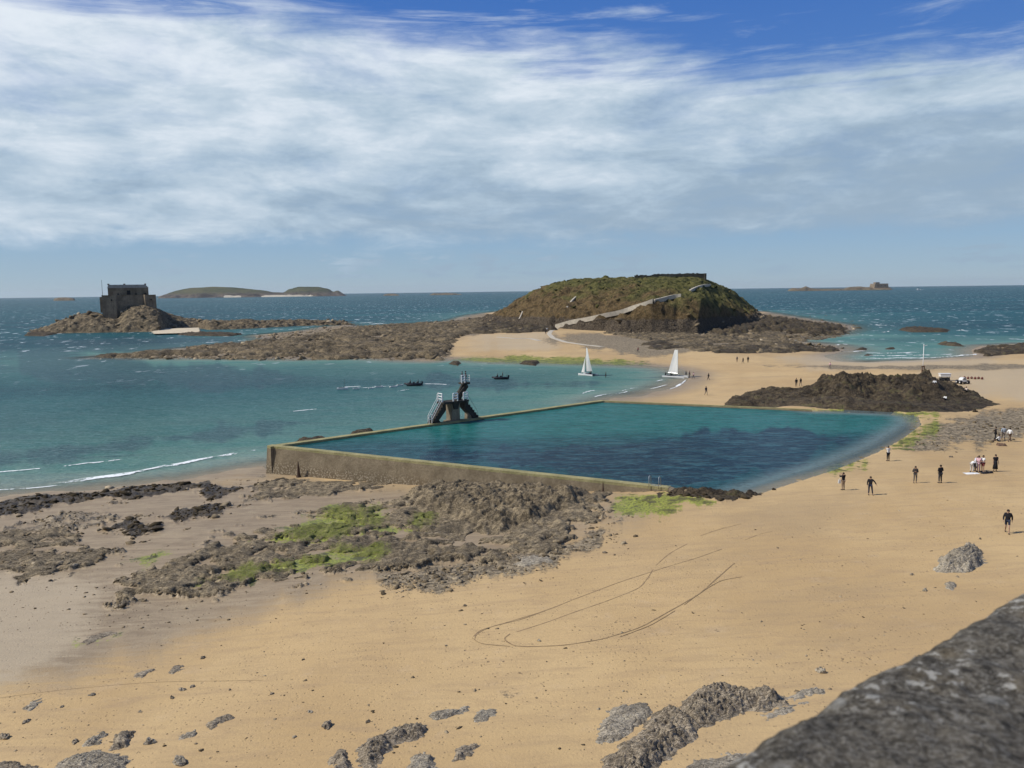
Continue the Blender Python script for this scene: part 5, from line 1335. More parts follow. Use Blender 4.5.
def joints(pose, seed):
    rn = random.Random(seed)
    j = dict(pel=(0, 0, .95), wai=(0, 0, 1.10), che=(0, 0, 1.33), nec=(0, 0, 1.50), hed=(0, .02, 1.60), top=(0, .02, 1.72),
        sL=(-.19, 0, 1.43), sR=(.19, 0, 1.43), eL=(-.25, -.02, 1.15), eR=(.25, -.02, 1.15), wL=(-.26, .06, .90), wR=(.26, .06, .90), hL=(-.26, .09, .80), hR=(.26, .09, .80),
        pL=(-.10, 0, .92), pR=(.10, 0, .92), kL=(-.11, .02, .50), kR=(.11, .02, .50), aL=(-.12, -.02, .09), aR=(.12, -.02, .09), tL=(-.14, .15, .04), tR=(.14, .15, .04))
    if pose == 'walk':
        j.update(kL=(-.10, .22, .52), aL=(-.10, .30, .10), tL=(-.10, .47, .06), kR=(.10, -.02, .48), aR=(.10, -.34, .14), tR=(.10, -.22, .04),
                 eL=(-.27, -.14, 1.17), wL=(-.28, -.12, .93), hL=(-.28, -.10, .83), eR=(.27, .08, 1.17), wR=(.27, .26, .97), hR=(.27, .33, .89))
    elif pose == 'photo':
        j.update(eL=(-.28, .16, 1.28), eR=(.28, .16, 1.28), wL=(-.12, .34, 1.50), wR=(.12, .34, 1.50), hL=(-.07, .38, 1.58), hR=(.07, .38, 1.58))
    elif pose == 'wide':
        j.update(eL=(-.38, 0, 1.22), wL=(-.50, .05, 1.0), hL=(-.54, .07, .92), kL=(-.16, .03, .5), aL=(-.22, 0, .09), tL=(-.26, .15, .04))
    elif pose == 'phone':
        j.update(eR=(.26, -.02, 1.16), wR=(.10, .24, 1.20), hR=(.05, .30, 1.25), eL=(-.25, -.02, 1.15), wL=(-.10, .22, 1.12), hL=(-.04, .27, 1.16))
    elif pose == 'bend':
        j.update(wai=(0, .10, 1.05), che=(0, .36, 1.10), nec=(0, .52, 1.10), hed=(0, .62, 1.07), top=(0, .72, 1.02), sL=(-.19, .44, 1.08), sR=(.19, .44, 1.08),
                 eL=(-.2, .50, .80), eR=(.2, .50, .80), wL=(-.14, .60, .56), wR=(.14, .60, .56), hL=(-.12, .64, .47), hR=(.12, .64, .47), kL=(-.13, .08, .5), kR=(.13, .08, .5))
    elif pose == 'stoop':
        j.update(wai=(0, .05, 1.09), che=(0, .20, 1.26), nec=(0, .32, 1.36), hed=(0, .40, 1.43), top=(0, .48, 1.52), sL=(-.19, .25, 1.33), sR=(.19, .25, 1.33),
                 eL=(-.22, .32, 1.06), eR=(.22, .32, 1.06), wL=(-.12, .48, .92), wR=(.12, .48, .92), hL=(-.1, .55, .86), hR=(.1, .55, .86))
    elif pose == 'point':
        j.update(eL=(-.42, .05, 1.36), wL=(-.66, .10, 1.42), hL=(-.76, .10, 1.45), eR=(.30, .1, 1.2), wR=(.26, .3, 1.1), hR=(.24, .38, 1.06))
    elif pose == 'sit':
        j.update(pel=(0, 0, .13), wai=(0, -.02, .28), che=(0, 0, .50), nec=(0, .03, .67), hed=(0, .06, .77), top=(0, .06, .89), sL=(-.19, .01, .60), sR=(.19, .01, .60),
                 eL=(-.26, .14, .38), eR=(.26, .14, .38), wL=(-.14, .34, .36), wR=(.14, .34, .36), hL=(-.08, .42, .36), hR=(.08, .42, .36),
                 pL=(-.10, .04, .13), pR=(.10, .04, .13), kL=(-.14, .44, .46), kR=(.14, .44, .46), aL=(-.13, .62, .09), aR=(.13, .62, .09), tL=(-.13, .78, .05), tR=(.13, .78, .05))
    elif pose == 'seat':
        j.update(pel=(0, 0, .45), wai=(0, -.02, .60), che=(0, 0, .82), nec=(0, .03, .99), hed=(0, .06, 1.09), top=(0, .06, 1.21), sL=(-.19, .01, .92), sR=(.19, .01, .92),
                 eL=(-.26, .14, .70), eR=(.26, .14, .70), wL=(-.14, .34, .66), wR=(.14, .34, .66), hL=(-.08, .42, .66), hR=(.08, .42, .66),
                 pL=(-.10, .04, .45), pR=(.10, .04, .45), kL=(-.14, .46, .50), kR=(.14, .46, .50), aL=(-.13, .50, .09), aR=(.13, .50, .09), tL=(-.13, .66, .05), tR=(.13, .66, .05))
    return {k: Vector(v) for k, v in j.items()}
def person(loc, rz, pose, top, bot, label, height=1.72, hair=(0.03, 0.022, 0.016), shorts=False, long_top=False, dress=False, seed=0, group='people on the beach', bare_arms=False, shoe=(0.03, 0.03, 0.03), long_hair=False):
    j = joints(pose, seed); s = height / 1.75
    root = tag(empty('person', loc, rz), label, 'person', group); root.scale = (s, s, s)
    order = ['pel', 'wai', 'che', 'nec', 'hed', 'top', 'sL', 'sR', 'eL', 'eR', 'wL', 'wR', 'hL', 'hR', 'pL', 'pR', 'kL', 'kR', 'aL', 'aR', 'tL', 'tR']
    ix = {k: i for i, k in enumerate(order)}
    E = [('pel', 'wai'), ('wai', 'che'), ('che', 'nec'), ('nec', 'hed'), ('hed', 'top'), ('che', 'sL'), ('che', 'sR'), ('sL', 'eL'), ('sR', 'eR'), ('eL', 'wL'), ('eR', 'wR'), ('wL', 'hL'), ('wR', 'hR'),
         ('pel', 'pL'), ('pel', 'pR'), ('pL', 'kL'), ('pR', 'kR'), ('kL', 'aL'), ('kR', 'aR'), ('aL', 'tL'), ('aR', 'tR')]
    rad = dict(pel=(.12, .08), wai=(.10, .07), che=(.10, .07), nec=.055, hed=(.085, .095), top=(.06, .07), sL=.05, sR=.05, eL=.038, eR=.040, wL=.027, wR=.027, hL=(.032, .018), hR=(.032, .018),
        pL=.085, pR=.085, kL=.056, kR=.056, aL=.038, aR=.038, tL=(.038, .025), tR=(.038, .025))
    me = skin_mesh('body', [tuple(j[k]) for k in order], [(ix[a], ix[b]) for a, b in E], [rad[k] for k in order])
    # fingers, thumbs, nose and ears grow out of the same figure
    mb = MB()
    for sd in 'LR':
        w_, h_ = j['w' + sd], j['h' + sd]; d = (h_ - w_).normalized(); sg = -1 if sd == 'L' else 1
        ax = Vector((0, 1, 0)) if abs(d.z) > 0.6 else Vector((1, 0, 0)); curl = d.cross(ax).normalized() * (0.02 * sg)
        for q, ln in ((-1.5, .065), (-.5, .078), (.5, .074), (1.5, .058)):
            b0 = h_ + ax * q * 0.016; mb.tube([b0, b0 + d * ln * .55, b0 + d * ln + curl], [.009, .008, .006], 5)
        b0 = w_ + d * 0.03 + ax * 0.028; mb.tube([b0, b0 + d * .03 + ax * .02, b0 + d * .06 + ax * .022 + curl], [.011, .009, .007], 5)
    fwd = Vector((0, 1, 0)); hv = (j['top'] - j['hed']).normalized(); fwd = (fwd - hv * fwd.dot(hv)).normalized(); sdv = hv.cross(fwd)
    hc = j['hed'] + hv * 0.02
    mb.tube([hc + fwd * .085 + hv * .02, hc + fwd * .112 - hv * .012, hc + fwd * .085 - hv * .02], [.008, .014, .006], 5)
    for q in (-1, 1): mb.ball(tuple(hc + sdv * .088 * q), (.012, .02, .03), 6, 4)
    bm = bmesh.new(); bm.from_mesh(me)
    tm = bpy.data.meshes.new('t'); tm.from_pydata([tuple(v) for v in mb.v], [], mb.f); bm.from_mesh(tm); bpy.data.meshes.remove(tm)
    bmesh.ops.recalc_face_normals(bm, faces=bm.faces[:]); bm.to_mesh(me); bm.free()
    me.polygons.foreach_set('use_smooth', [True] * len(me.polygons))
    me.materials.clear(); link('body', me, colmat(SKIN, 0.6, 'skin'), root)
    # eyes and mouth
    for q in (-1, 1): MB().ball(tuple(hc + sdv * .033 * q + fwd * .086 + hv * .022), .011, 6, 4).build('eye', colmat((0.02, 0.02, 0.02), 0.3, 'eye'), root)
    # shirt or jacket
    def piece(name, keys, edges, rr_, mat):
        ks = {k: i for i, k in enumerate(keys)}
        pos = {**j}
        vs = []
        for k in keys:
            if k in pos: vs.append(tuple(pos[k]))
            else:
                a, b_, t = k.split('>')[0], k.split('>')[1].split(':')[0], float(k.split(':')[1]); vs.append(tuple(pos[a].lerp(pos[b_], t)))
        m_ = skin_mesh(name, vs, [(ks[a], ks[b_]) for a, b_ in edges], rr_); m_.materials.clear()
        return link(name, m_, mat, root)
    arm = 0.5 if bare_arms else 0.92
    kk = ['wai', 'pel', 'che', 'che>nec:0.75', 'sL', 'sR', 'eL' if not bare_arms else 'sL>eL:0.6', 'eR' if not bare_arms else 'sR>eR:0.6']
    ed = [('wai', 'pel'), ('wai', 'che'), ('che', kk[3]), ('che', 'sL'), ('che', 'sR'), ('sL', kk[6]), ('sR', kk[7])]
    rr_ = [(.15, .12), (.165, .13), (.175, .14), .075, .085, .085, .062, .062]
    if not bare_arms:
        kk += ['eL>wL:0.9', 'eR>wR:0.9']; ed += [('eL', kk[8]), ('eR', kk[9])]; rr_ += [.046, .046]
    piece('jacket' if not bare_arms else 'shirt', kk, ed, rr_, colmat(top))
    if dress:
        d_ = MB(); p0, p1 = j['wai'], Vector((0, 0, 0.28)); d_.tube([p0, j['pel'], j['pel'] * 0.6 + Vector((0, 0, .1)), p1], [.15, .17, .20, .24], 14, True); d_.build('skirt', colmat(bot), root, True)
    else:
        e_ = 0.75 if shorts else 1.0
        kL, kR = ('pL>kL:0.8', 'pR>kR:0.8') if shorts else ('kL', 'kR')
        kk = ['pel', 'pL', 'pR', kL, kR]; ed = [('pel', 'pL'), ('pel', 'pR'), ('pL', kL), ('pR', kR)]; rr_ = [(.155, .12), .10, .10, .085 if shorts else .072, .085 if shorts else .072]
        if not shorts: kk += ['kL>aL:0.9', 'kR>aR:0.9']; ed += [('kL', kk[5]), ('kR', kk[6])]; rr_ += [.055, .055]
        piece('shorts' if shorts else 'trousers', kk, ed, rr_, colmat(bot))
    for sd in 'LR':
        a, t_ = j['a' + sd], j['t' + sd]
        MB().tube([a + Vector((0, -.05, -.05)), a + Vector((0, 0, -.035)), t_], [.045, .052, .038], 8).build('shoe', colmat(shoe), root, True)
    hb = MB(); hb.ball((0, 0, 0), (.097, .105, .10), 12, 8)
    if long_hair: hb.tube([(0, -.05, .02), (0, -.09, -.12), (0, -.09, -.26)], [.085, .075, .03], 8)
    ho = hb.build('hair', colmat(hair), root, True); ho.location = tuple(hc + hv * .035 - fwd * .028)
    ho.rotation_euler = (Vector((0, 0, 1)).rotation_difference(hv)).to_euler()
    return root
BLK = (0.018, 0.018, 0.022); NVY = (0.03, 0.035, 0.06); GRY = (0.16, 0.14, 0.12); WHT = (0.78, 0.78, 0.76); PNK = (0.66, 0.42, 0.46); TAN = (0.36, 0.26, 0.18); RED = (0.30, 0.05, 0.04); BRN = (0.14, 0.09, 0.06)
def pp_(px, py, deg, pose, top, bot, label, **k):
    x, y, z = GG(px, py); return person((x, y, z + 0.0), R_(deg), pose, top, bot, label, seed=px, **k)
# rotation 0 faces away from the camera; 180 faces it; 90 faces left; -90 right
p_walk = pp_(1007, 533, 150, 'walk', BLK, NVY, 'person in black walking alone above the striped boulder, arms swinging', shorts=True, height=1.8)
p_ph = pp_(843, 490, 20, 'photo', BLK, TAN, 'person in dark jacket and pale trousers raising both hands near the pool edge', height=1.72)
pp_(870, 495, 160, 'wide', BLK, NVY, 'person in all dark clothes with one arm held out, second from left on the sand', height=1.76)
pp_(888, 461, 15, 'photo', WHT, BLK, 'person in white top and dark trousers photographing at the pool shore', height=1.7, bare_arms=True)
pp_(915, 483, 170, 'phone', (0.07, 0.06, 0.055), GRY, 'person with long dark hair and grey brown clothes standing on the sand', height=1.68, long_hair=True)
pp_(940, 483, 10, 'phone', BLK, (0.05, 0.05, 0.055), 'person in black hooded jacket seen from behind in the middle of the beach', height=1.8)
pp_(971.5, 472.5, -60, 'bend', WHT, (0.5, 0.46, 0.42), 'person in white bending low at the left end of the pale group', height=1.75, group='group in pale clothes')
pp_(974.5, 471, -80, 'stoop', (0.55, 0.56, 0.62), BLK, 'person stooping in the pale group, dark hair falling forward', height=1.7, group='group in pale clothes', long_hair=True, bare_arms=True)
pp_(978.3, 472, 120, 'phone', PNK, (0.55, 0.36, 0.40), 'person in pink top and pink legs in the middle of the pale group', height=1.74, group='group in pale clothes', bare_arms=True)
pp_(982.6, 472, 100, 'phone', WHT, (0.25, 0.07, 0.07), 'person in white shirt and dark red shorts at the right of the pale group', height=1.76, shorts=True, bare_arms=True, group='group in pale clothes')
pp_(995, 471.5, 180, 'stand', BLK, BLK, 'slim person in a long black dress standing right of the pale group', height=1.8, bare_arms=True, dress=True)
pp_(995.3, 440.5, 60, 'point', BLK, BLK, 'person in black pointing out to the left beside the seated one', height=1.8)
pp_(999.0, 441.5, 30, 'sit', WHT, BLK, 'person in white top sitting on the sand next to the pointing one', height=1.7)
pp_(1003.3, 440, -20, 'walk', (0.34, 0.38, 0.42), (0.20, 0.17, 0.15), 'person in light grey top walking at the edge of the pebbles', height=1.78)
pp_(1009.5, 441.5, -70, 'walk', WHT, BRN, 'person in white top and brown trousers striding right at the edge of the pebbles', height=1.75)
# far figures
pp_(737, 362, 0, 'stand', GRY, BRN, 'person at the left of the three on the far sand bar', height=1.7, group='far walkers')
pp_(743, 363.5, 30, 'walk', BLK, NVY, 'person in the middle of the three on the far sand bar', height=1.75, group='far walkers')
pp_(748, 362.6, 0, 'stand', BLK, BLK, 'person in dark clothes at the right of the three on the far sand bar', height=1.85, group='far walkers')
pp_(830, 368.5, 90, 'walk', PNK, GRY, 'lone person walking behind the dark mound', height=1.75, group='far walkers')
pp_(796.2, 386.5, 0, 'stand', BLK, BLK, 'person in dark clothes at the left slope of the dark mound', height=1.85, group='far walkers')
pp_(800.6, 386, 10, 'walk', BLK, (.2, .17, .14), 'companion of the person at the left slope of the dark mound', height=1.8, group='far walkers')
pp_(708.5, 380, 90, 'walk', BLK, BLK, 'person in black crossing the sand right of the beached boat', height=1.75, group='far walkers')
pp_(706, 395, 200, 'walk', NVY, GRY, 'person on the sand above the far corner of the pool', height=1.85, group='far walkers')
pp_(686, 377.5, 90, 'stand', BLK, BLK, 'person in dark wetsuit nearest the stern of the beached boat', height=1.8, group='sailors ashore')
pp_(689.6, 377.8, 90, 'stand', (0.06, .03, .03), BLK, 'person in the middle of the three beside the beached boat', height=1.85, group='sailors ashore')
pp_(693.5, 378.6, 60, 'walk', PNK, GRY, 'person in pale pink right of the three beside the beached boat', height=1.7, group='sailors ashore')
x, y = P(605.8, 377.6, 0.0)
person((x, y, -0.35), R_(90), 'stand', BLK, BLK, 'person standing knee deep in the sea between the two sailing boats', 1.85)
pp_(638, 352.5, 90, 'walk', (0.2, .05, .05), NVY, 'person in dark red on the sand above the sailing boats', height=1.9, group='far walkers')
pp_(547, 331.5, 0, 'stand', WHT, GRY, 'pale person at the foot of the island ramp', height=1.9, group='far walkers')
pp_(545.8, 334.5, 20, 'walk', BLK, BLK, 'dark person just below the foot of the island ramp', height=1.95, group='far walkers')
for px, py, deg, tp_, lb in ((934.6, 384.2, 150, WHT, 'person in white sitting high on the dark mound below the flagpole'), (945.3, 400, 120, WHT, 'person in white sitting low on the right flank of the dark mound'), (966.4, 391.5, 100, (0.6, .5, .42), 'person in beige sitting at the right end of the dark mound')):
    # meet the rock along the line of sight
    a_, b_ = (px - 512) / FPX, (384 - py) / FPX; d = F_ + RT * a_ + U_ * b_
    for D in np.arange(118, 175, 0.15):
        s_ = D / d.y; z_ = ZC + d.z * s_
        if on_md(d.x * s_, D) >= z_: break
    person((d.x * s_, D, z_ - 0.05), R_(deg), 'sit', tp_, BLK, lb, 1.75, group='people on the rocks')
# divers on the tower: stand on its upper deck
bpy.context.view_layer.update()
for lx, ly, deg, lb in ((1.75, -0.1, 100, 'person in dark swimwear at the back of the upper diving platform'), (2.55, 0.1, -80, 'person in black at the front edge of the upper diving platform')):
    q = DT.matrix_world @ Vector((lx, ly, 5.63)); person(tuple(q), R_(deg), 'stand', BLK, BLK, lb, 1.7, group='people on the diving tower', bare_arms=True)
# things lying about
def cloth_item(px, py, w_, d_, h_, mat, name, label, cat, seed):
    x, y, z = GG(px, py); n = 14
    gx = np.linspace(-w_ / 2, w_ / 2, n * 2); gy = np.linspace(-d_ / 2, d_ / 2, n); Xg, Yg = np.meshgrid(gx, gy, indexing='xy')
    r = np.maximum(np.abs(Xg) / (w_ / 2), np.abs(Yg) / (d_ / 2))
    Zg = h_ * (1 - sstep(r, 0.6, 1.0)) * (0.7 + 0.8 * fbm(Xg * 3, Yg * 3, 3, seed)) - 0.01
    Xg = Xg + 0.12 * fbm(Xg * 2, Yg * 2, 2, seed + 1)
    o = link(name, grid_mesh(name, Xg, Yg, Zg, None, True), mat); o.location = (x, y, z + 0.015); return tag(o, label, cat)
cloth_item(972.5, 473.6, 1.5, 0.9, 0.07, colmat(WHT), 'beach_towel', 'white towel spread on the sand in front of the pale group', 'towel', 3)
cloth_item(987.5, 473.4, 1.2, 0.5, 0.28, colmat(BLK), 'bag', 'long low black shape on the sand between pale group and black dress', 'bag', 5)  # long low black shape lying right of the pale group
cloth_item(1001.3, 445.6, 1.1, 0.6, 0.35, colmat(BRN), 'bag', 'brown bag on the sand in front of the seated person', 'bag', 7)
# white bag held by the photographing person
bx_ = MB(); bx_.prism([(-.14, -.2), (.14, -.2), (.11, .14), (-.11, .14)], -.05, .05)
x, y, z = GG(843, 490); hb_ = tag(empty('bag', (x - 0.36, y, z + 0.85)), 'small white shoulder bag at the hip of the person raising both hands', 'bag')
bx_.build('pouch', colmat(WHT), hb_, bevel=0.02); MB().tube([(-.1, 0, .14), (.05, 0, .35), (.2, 0, .58)], .012, 5).build('strap', colmat(WHT), hb_)

# ============================================================ boats
M['sail'] = plain('sailcloth', (0.82, 0.81, 0.76), 0.6, 0.06, 1.0)
m_, t_ = newmat('sailcloth')
_p = t_.n('ShaderNodeBsdfDiffuse', {'Color': (0.84, 0.83, 0.79, 1)}); _q = t_.n('ShaderNodeBsdfTranslucent', {'Color': (0.84, 0.83, 0.79, 1)})
_x = t_.n('ShaderNodeMixShader', {0: 0.5, 1: _p.outputs[0], 2: _q.outputs[0]}); t_.n('ShaderNodeOutputMaterial', {'Surface': _x.outputs[0]})
M['sail'] = m_
M['hull_white'] = plain('gelcoat', (0.78, 0.78, 0.76), 0.25, 0.04, 2, 0.5)
M['rubber'] = plain('dark_rubber', (0.025, 0.025, 0.03), 0.5, 0.2, 3)
M['alu'] = plain('aluminium_spar', (0.55, 0.55, 0.55), 0.35, 0.1, 3, 0.5, 0.7)
M['net'] = plain('trampoline_net', (0.03, 0.03, 0.03), 0.9)
M['rope'] = plain('rope', (0.4, 0.38, 0.33), 0.9)
def sail_mesh(pts_luff, pts_leech, bulge, nrm):
    """cloth between mast edge and free edge, curved, with a little thickness"""
    n = 14; m_ = 8; L_ = np.array(pts_luff, float); E_ = np.array(pts_leech, float)
    def ev(a, t):
        s = np.linspace(0, 1, len(a)); return np.array([np.interp(t, s, a[:, k]) for k in range(3)])
    V = []; F = []
    for side in (0, 1):
        for i in range(n + 1):
            a, b_ = ev(L_, i / n), ev(E_, i / n)
            for k in range(m_ + 1):
                q = a + (b_ - a) * (k / m_); q = q + np.array(nrm) * (bulge * math.sin(math.pi * k / m_) * math.sin(math.pi * min(1, i / n * .85 + .1)) + side * 0.02); V.append(tuple(q))
    o_ = (n + 1) * (m_ + 1)
    for side in (0, 1):
        for i in range(n):
            for k in range(m_):
                q = side * o_ + i * (m_ + 1) + k; f = (q, q + 1, q + m_ + 2, q + m_ + 1); F.append(f if side else f[::-1])
    mb = MB(); mb.v = V; mb.f = F; return mb
def catamaran(px, py, rz, label, z=0.0, mast=7.6, jib=True, lean=0.0, L=5.0):
    x, y = P(px, py, z); r = tag(empty('sailing_catamaran', (x, y, z)), label, 'sailing boat', 'sailing catamarans'); r.rotation_euler = (0, lean, rz)
    for s in (-1, 1):
        v = []; n = 16; mb = MB()
        for i in range(n + 1):
            t = i / n; xx = -L / 2 + L * t; w_ = 0.19 * (math.sin(math.pi * min(1, 0.18 + t * 0.82)) ** 0.5) + 0.015; top_ = 0.45 + 0.12 * t ** 2; bt = -0.12 + 0.25 * max(0, t - .75) * 2
            v += [(xx, s * 1.1 - w_, top_), (xx, s * 1.1 + w_, top_), (xx, s * 1.1 + w_ * .9, top_ * .4), (xx, s * 1.1, bt), (xx, s * 1.1 - w_ * .9, top_ * .4)]
        f = [(i * 5 + k, i * 5 + (k + 1) % 5, i * 5 + 5 + (k + 1) % 5, i * 5 + 5 + k) for i in range(n) for k in range(5)] + [(4, 3, 2, 1, 0), tuple(n * 5 + k for k in range(5))]
        mb.v = v; mb.f = f; h_ = mb.build('hull', M['hull_white'], r)
        MB().box(-L / 2 - .1, -L / 2 - .05, s * 1.1 - .02, s * 1.1 + .02, -.3, .5).build('rudder', M['metal_dark'], h_)
    MB().box(-L * .33, L * .12, -1.0, 1.0, 0.46, 0.49).build('trampoline', M['net'], r)
    for xx in (-L * .35, L * .13): MB().tube([(xx, -1.15, 0.50), (xx, 1.15, 0.50)], 0.05, 8).build('crossbeam', M['alu'], r)
    MB().tube([(L * .13, 0, .5), (L * .12, 0, mast)], [.07, .045], 8).build('mast', M['alu'], r)
    MB().tube([(L * .12, 0, 1.1), (-L * .34, 0.15, 1.2)], .04, 6).build('boom', M['alu'], r)
    sail_mesh([(L * .115, 0, 1.15), (L * .12, 0, mast * .6), (L * .11, 0, mast - .1)], [(-L * .33, .2, 1.25), (-L * .24, .75, mast * .55), (-L * .10, .9, mast - .15)], 0.35, (0, 1, 0)).build('mainsail', M['sail'], r, True)
    if jib: sail_mesh([(L * .46, 0, .7), (L * .30, 0, mast * .4), (L * .14, 0, mast * .72)], [(L * .15, .55, .9), (L * .15, .4, mast * .38), (L * .135, 0.02, mast * .715)], 0.2, (0, 1, 0)).build('jib', M['sail'], r, True)
    for s in (-1, 1): MB().tube([(0, s * 1.15, .5), (L * .12, 0, mast * .78)], .012, 4).build('shroud', M['alu'], r)
    MB().tube([(L * .5, s * 0, .55), (L * .12, 0, mast * .78)], .012, 4).build('forestay', M['alu'], r)
    return r
c1 = catamaran(588, 375.5, R_(135), 'white sailing catamaran afloat with mainsail and jib set')
c2 = catamaran(675, 377.5, R_(180 - 8), 'white sailing catamaran at the water edge with one tall narrow sail', jib=False, mast=7.3, L=6.2)
c2.rotation_euler[2] = R_(-38)
def on(obj, lx, ly, lz): bpy.context.view_layer.update(); return tuple(obj.matrix_world @ Vector((lx, ly, lz)))
person(on(c1, -1.3, 0.3, 0.47), R_(100), 'sit', BLK, BLK, 'sailor in dark wetsuit crouched at the stern of the floating catamaran', 1.75, group='sailors')
person(on(c2, -2.4, -0.7, 0.5), R_(-90), 'sit', BLK, BLK, 'sailor in black at the seaward end of the beached catamaran', 1.75, group='sailors')
person(on(c2, -0.9, -0.6, 0.5), R_(-90), 'sit', BLK, NVY, 'sailor in black by the mast of the beached catamaran', 1.75, group='sailors')
def rib(px, py, rz, label):
    x, y = P(px, py, 0.05); r = tag(empty('inflatable_boat', (x, y, 0.0), rz), label, 'dinghy', 'inflatable motor boats')
    pts = [(-2.1, -.75, .35), (0.6, -.75, .37), (1.5, -.55, .45), (2.1, 0, .58), (1.5, .55, .45), (0.6, .75, .37), (-2.1, .75, .35)]
    MB().tube(pts, [.16, .24, .24, .22, .24, .24, .16], 10).build('tube', M['rubber'], r, True)
    MB().prism([(-1.9, .02), (1.6, .12), (1.9, .4), (-1.9, .3)], -.6, .6).build('hull', M['rubber'], r)
    MB().box(-.35, .15, -.3, .3, .3, .95).build('console', M['metal_dark'], r, bevel=.04)
    mo = MB().box(-2.35, -1.95, -.18, .18, .45, 1.05).build('outboard', M['rubber'], r, bevel=.06); MB().box(-2.25, -2.1, -.05, .05, -.3, .45).build('shaft', M['metal_dark'], mo)
    MB().tube([(-1.7, -.5, .4), (-1.7, -.5, 1.2), (-1.7, .5, 1.2), (-1.7, .5, .4)], .035, 6).build('roll_bar', M['metal_dark'], r)
    return r
r1 = rib(413.5, 385.5, R_(188), 'black inflatable motor boat right of the string of small dinghies')
r2 = rib(500.5, 379, R_(186), 'black inflatable motor boat alone in the bay above the pool')
for r_, lx, lab in ((r1, 0.7, 'person in dark clothes sitting forward in the inflatable near the dinghies'), (r1, -1.2, 'helmsman in black at the stern of the inflatable near the dinghies'), (r2, -0.6, 'person in black standing in the lone inflatable'), (r2, 0.7, 'person crouched forward in the lone inflatable')):
    person(on(r_, lx, 0, 0.28), r_.rotation_euler.z - math.pi / 2, 'seat' if lx != -0.6 else 'stand', BLK, BLK, lab, 1.6 if lx == -.6 else 1.7, group='boat crews')
DL = ['white dinghy at the far left end of the towed string', 'second white dinghy from the left in the towed string', 'third white dinghy from the left, with a thin bare mast', 'fourth white dinghy from the left, a low bare hull', 'fifth white dinghy from the left, just behind the last', 'white dinghy with bare mast nearest the black inflatable']
d0 = None
for i, (px, py) in enumerate([(342.5, 389), (356, 388.6), (379, 387.0), (371, 388.2), (393.5, 386.8), (400, 385.2)]):
    x, y = P(px, py, 0.1)
    r = tag(empty('dinghy', (x, y, 0), R_(8 + i * 3)), DL[i], 'dinghy', 'small dinghies towed in a string')
    s = [1.0, .6, .75, .5, .7, .6][i]; r.scale = (s, s, s)
    n = 10; v = []
    for k in range(n + 1):
        t = k / n; xx = -1.3 + 2.6 * t; w_ = .55 * (1 - max(0, t - .45) ** 2 * 2.2); v += [(xx, -w_, .38 + .1 * t), (xx, w_, .38 + .1 * t), (xx, w_ * .8, -.05), (xx, -w_ * .8, -.05)]
    mb = MB(); mb.v = v; mb.f = [(k * 4 + q, k * 4 + (q + 1) % 4, k * 4 + 4 + (q + 1) % 4, k * 4 + 4 + q) for k in range(n) for q in range(4)] + [(3, 2, 1, 0), tuple(n * 4 + q for q in range(4))]
    mb.build('hull', M['hull_white'], r)
    MB().box(-.9, .5, -.3, .3, .40, .47).build('cockpit', M['metal_dark'], r)
    if i in (0, 2, 4, 5): MB().tube([(.5, 0, .3), (.5, 0, 2.6 / s ** .3)], .03, 6).build('mast', M['metal_dark'], r)
# far motor boat with its wash
x, y = P(918.5, 289.6, 0); mbt = tag(empty('motor_boat', (x, y, 0), R_(10)), 'small white motor boat speeding near the right horizon', 'motor boat')
MB().prism([(-9, 0), (8, 0), (12, 3.2), (-9, 2.6)], -2.4, 2.4).build('hull', M['hull_white'], mbt)
MB().prism([(-5, 2.7), (4, 2.7), (2, 5.6), (-4, 5.6)], -1.8, 1.8).build('cabin', M['hull_white'], mbt)
MB().prism([(-3.4, 3.8), (2.9, 3.8), (2.5, 5), (-3.4, 5)], -1.85, 1.85).build('window', M['dark_hole'], mbt)
foam([(909, 290.0), (916, 290.0), (924, 289.6)], 26)
bpy.context.view_layer.update()

# ============================================================ by the mound: flagpole, cart, buggy, floats
q = None
a_, b_ = (922.7 - 512) / FPX, (384 - 371.5) / FPX; d = F_ + RT * a_ + U_ * b_
for D in np.arange(118, 178, 0.15):
    s_ = D / d.y; z_ = ZC + d.z * s_
    if on_md(d.x * s_, D) >= z_: break
fpx, fpy, fpz = d.x * s_, D, z_
fl = tag(empty('flagpole', (fpx, fpy, fpz)), 'white flagpole with small crossarm on top of the dark mound', 'flagpole')
hp = (371.5 - 345) * fpy / FPX
MB().tube([(0, 0, -.4), (0, 0, hp)], [.09, .06], 8).build('pole', M['white_paint'], fl, True)
MB().tube([(-.1, 0, hp - .1), (.75, 0, hp - .02)], .05, 6).build('crossarm', M['white_paint'], fl)
MB().ball((0, 0, hp + .08), .12).build('finial', M['white_paint'], fl)
M['wood'] = plain('weathered_wood', (0.20, 0.12, 0.07), 0.8, 0.3, 8)
wbx = MB(); wbx.box(-.28, -.12, -.15, .05, -.6, 1.25); wbx.box(.22, .38, -.15, .05, -.6, 1.25); wbx.box(-.28, .38, -.16, .06, 1.0, 1.3); wbx.box(-.28, .38, -.16, .06, .1, .3); wbx.build('base_frame', M['wood'], fl)
def wheel(mb, x, y, z, r, w_): 
    mb.tube([(x, y - w_ / 2, z), (x, y + w_ / 2, z)], r, 16); return mb
x, y, z = GG(944.5, 381.0)
ct = tag(empty('beach_cart', (x, y, z), R_(-8)), 'white box topped beach cart parked behind the dark mound', 'cart')
MB().box(-1.05, 1.05, -.6, .6, .95, 1.55).build('box', M['hull_white'], ct, bevel=.05)
MB().box(-1.15, 1.15, -.65, .65, 1.553, 1.66).build('lid', M['white_paint'], ct, bevel=.02)
MB().box(-.9, .9, -.5, .5, .55, .75).build('chassis', M['metal_dark'], ct)
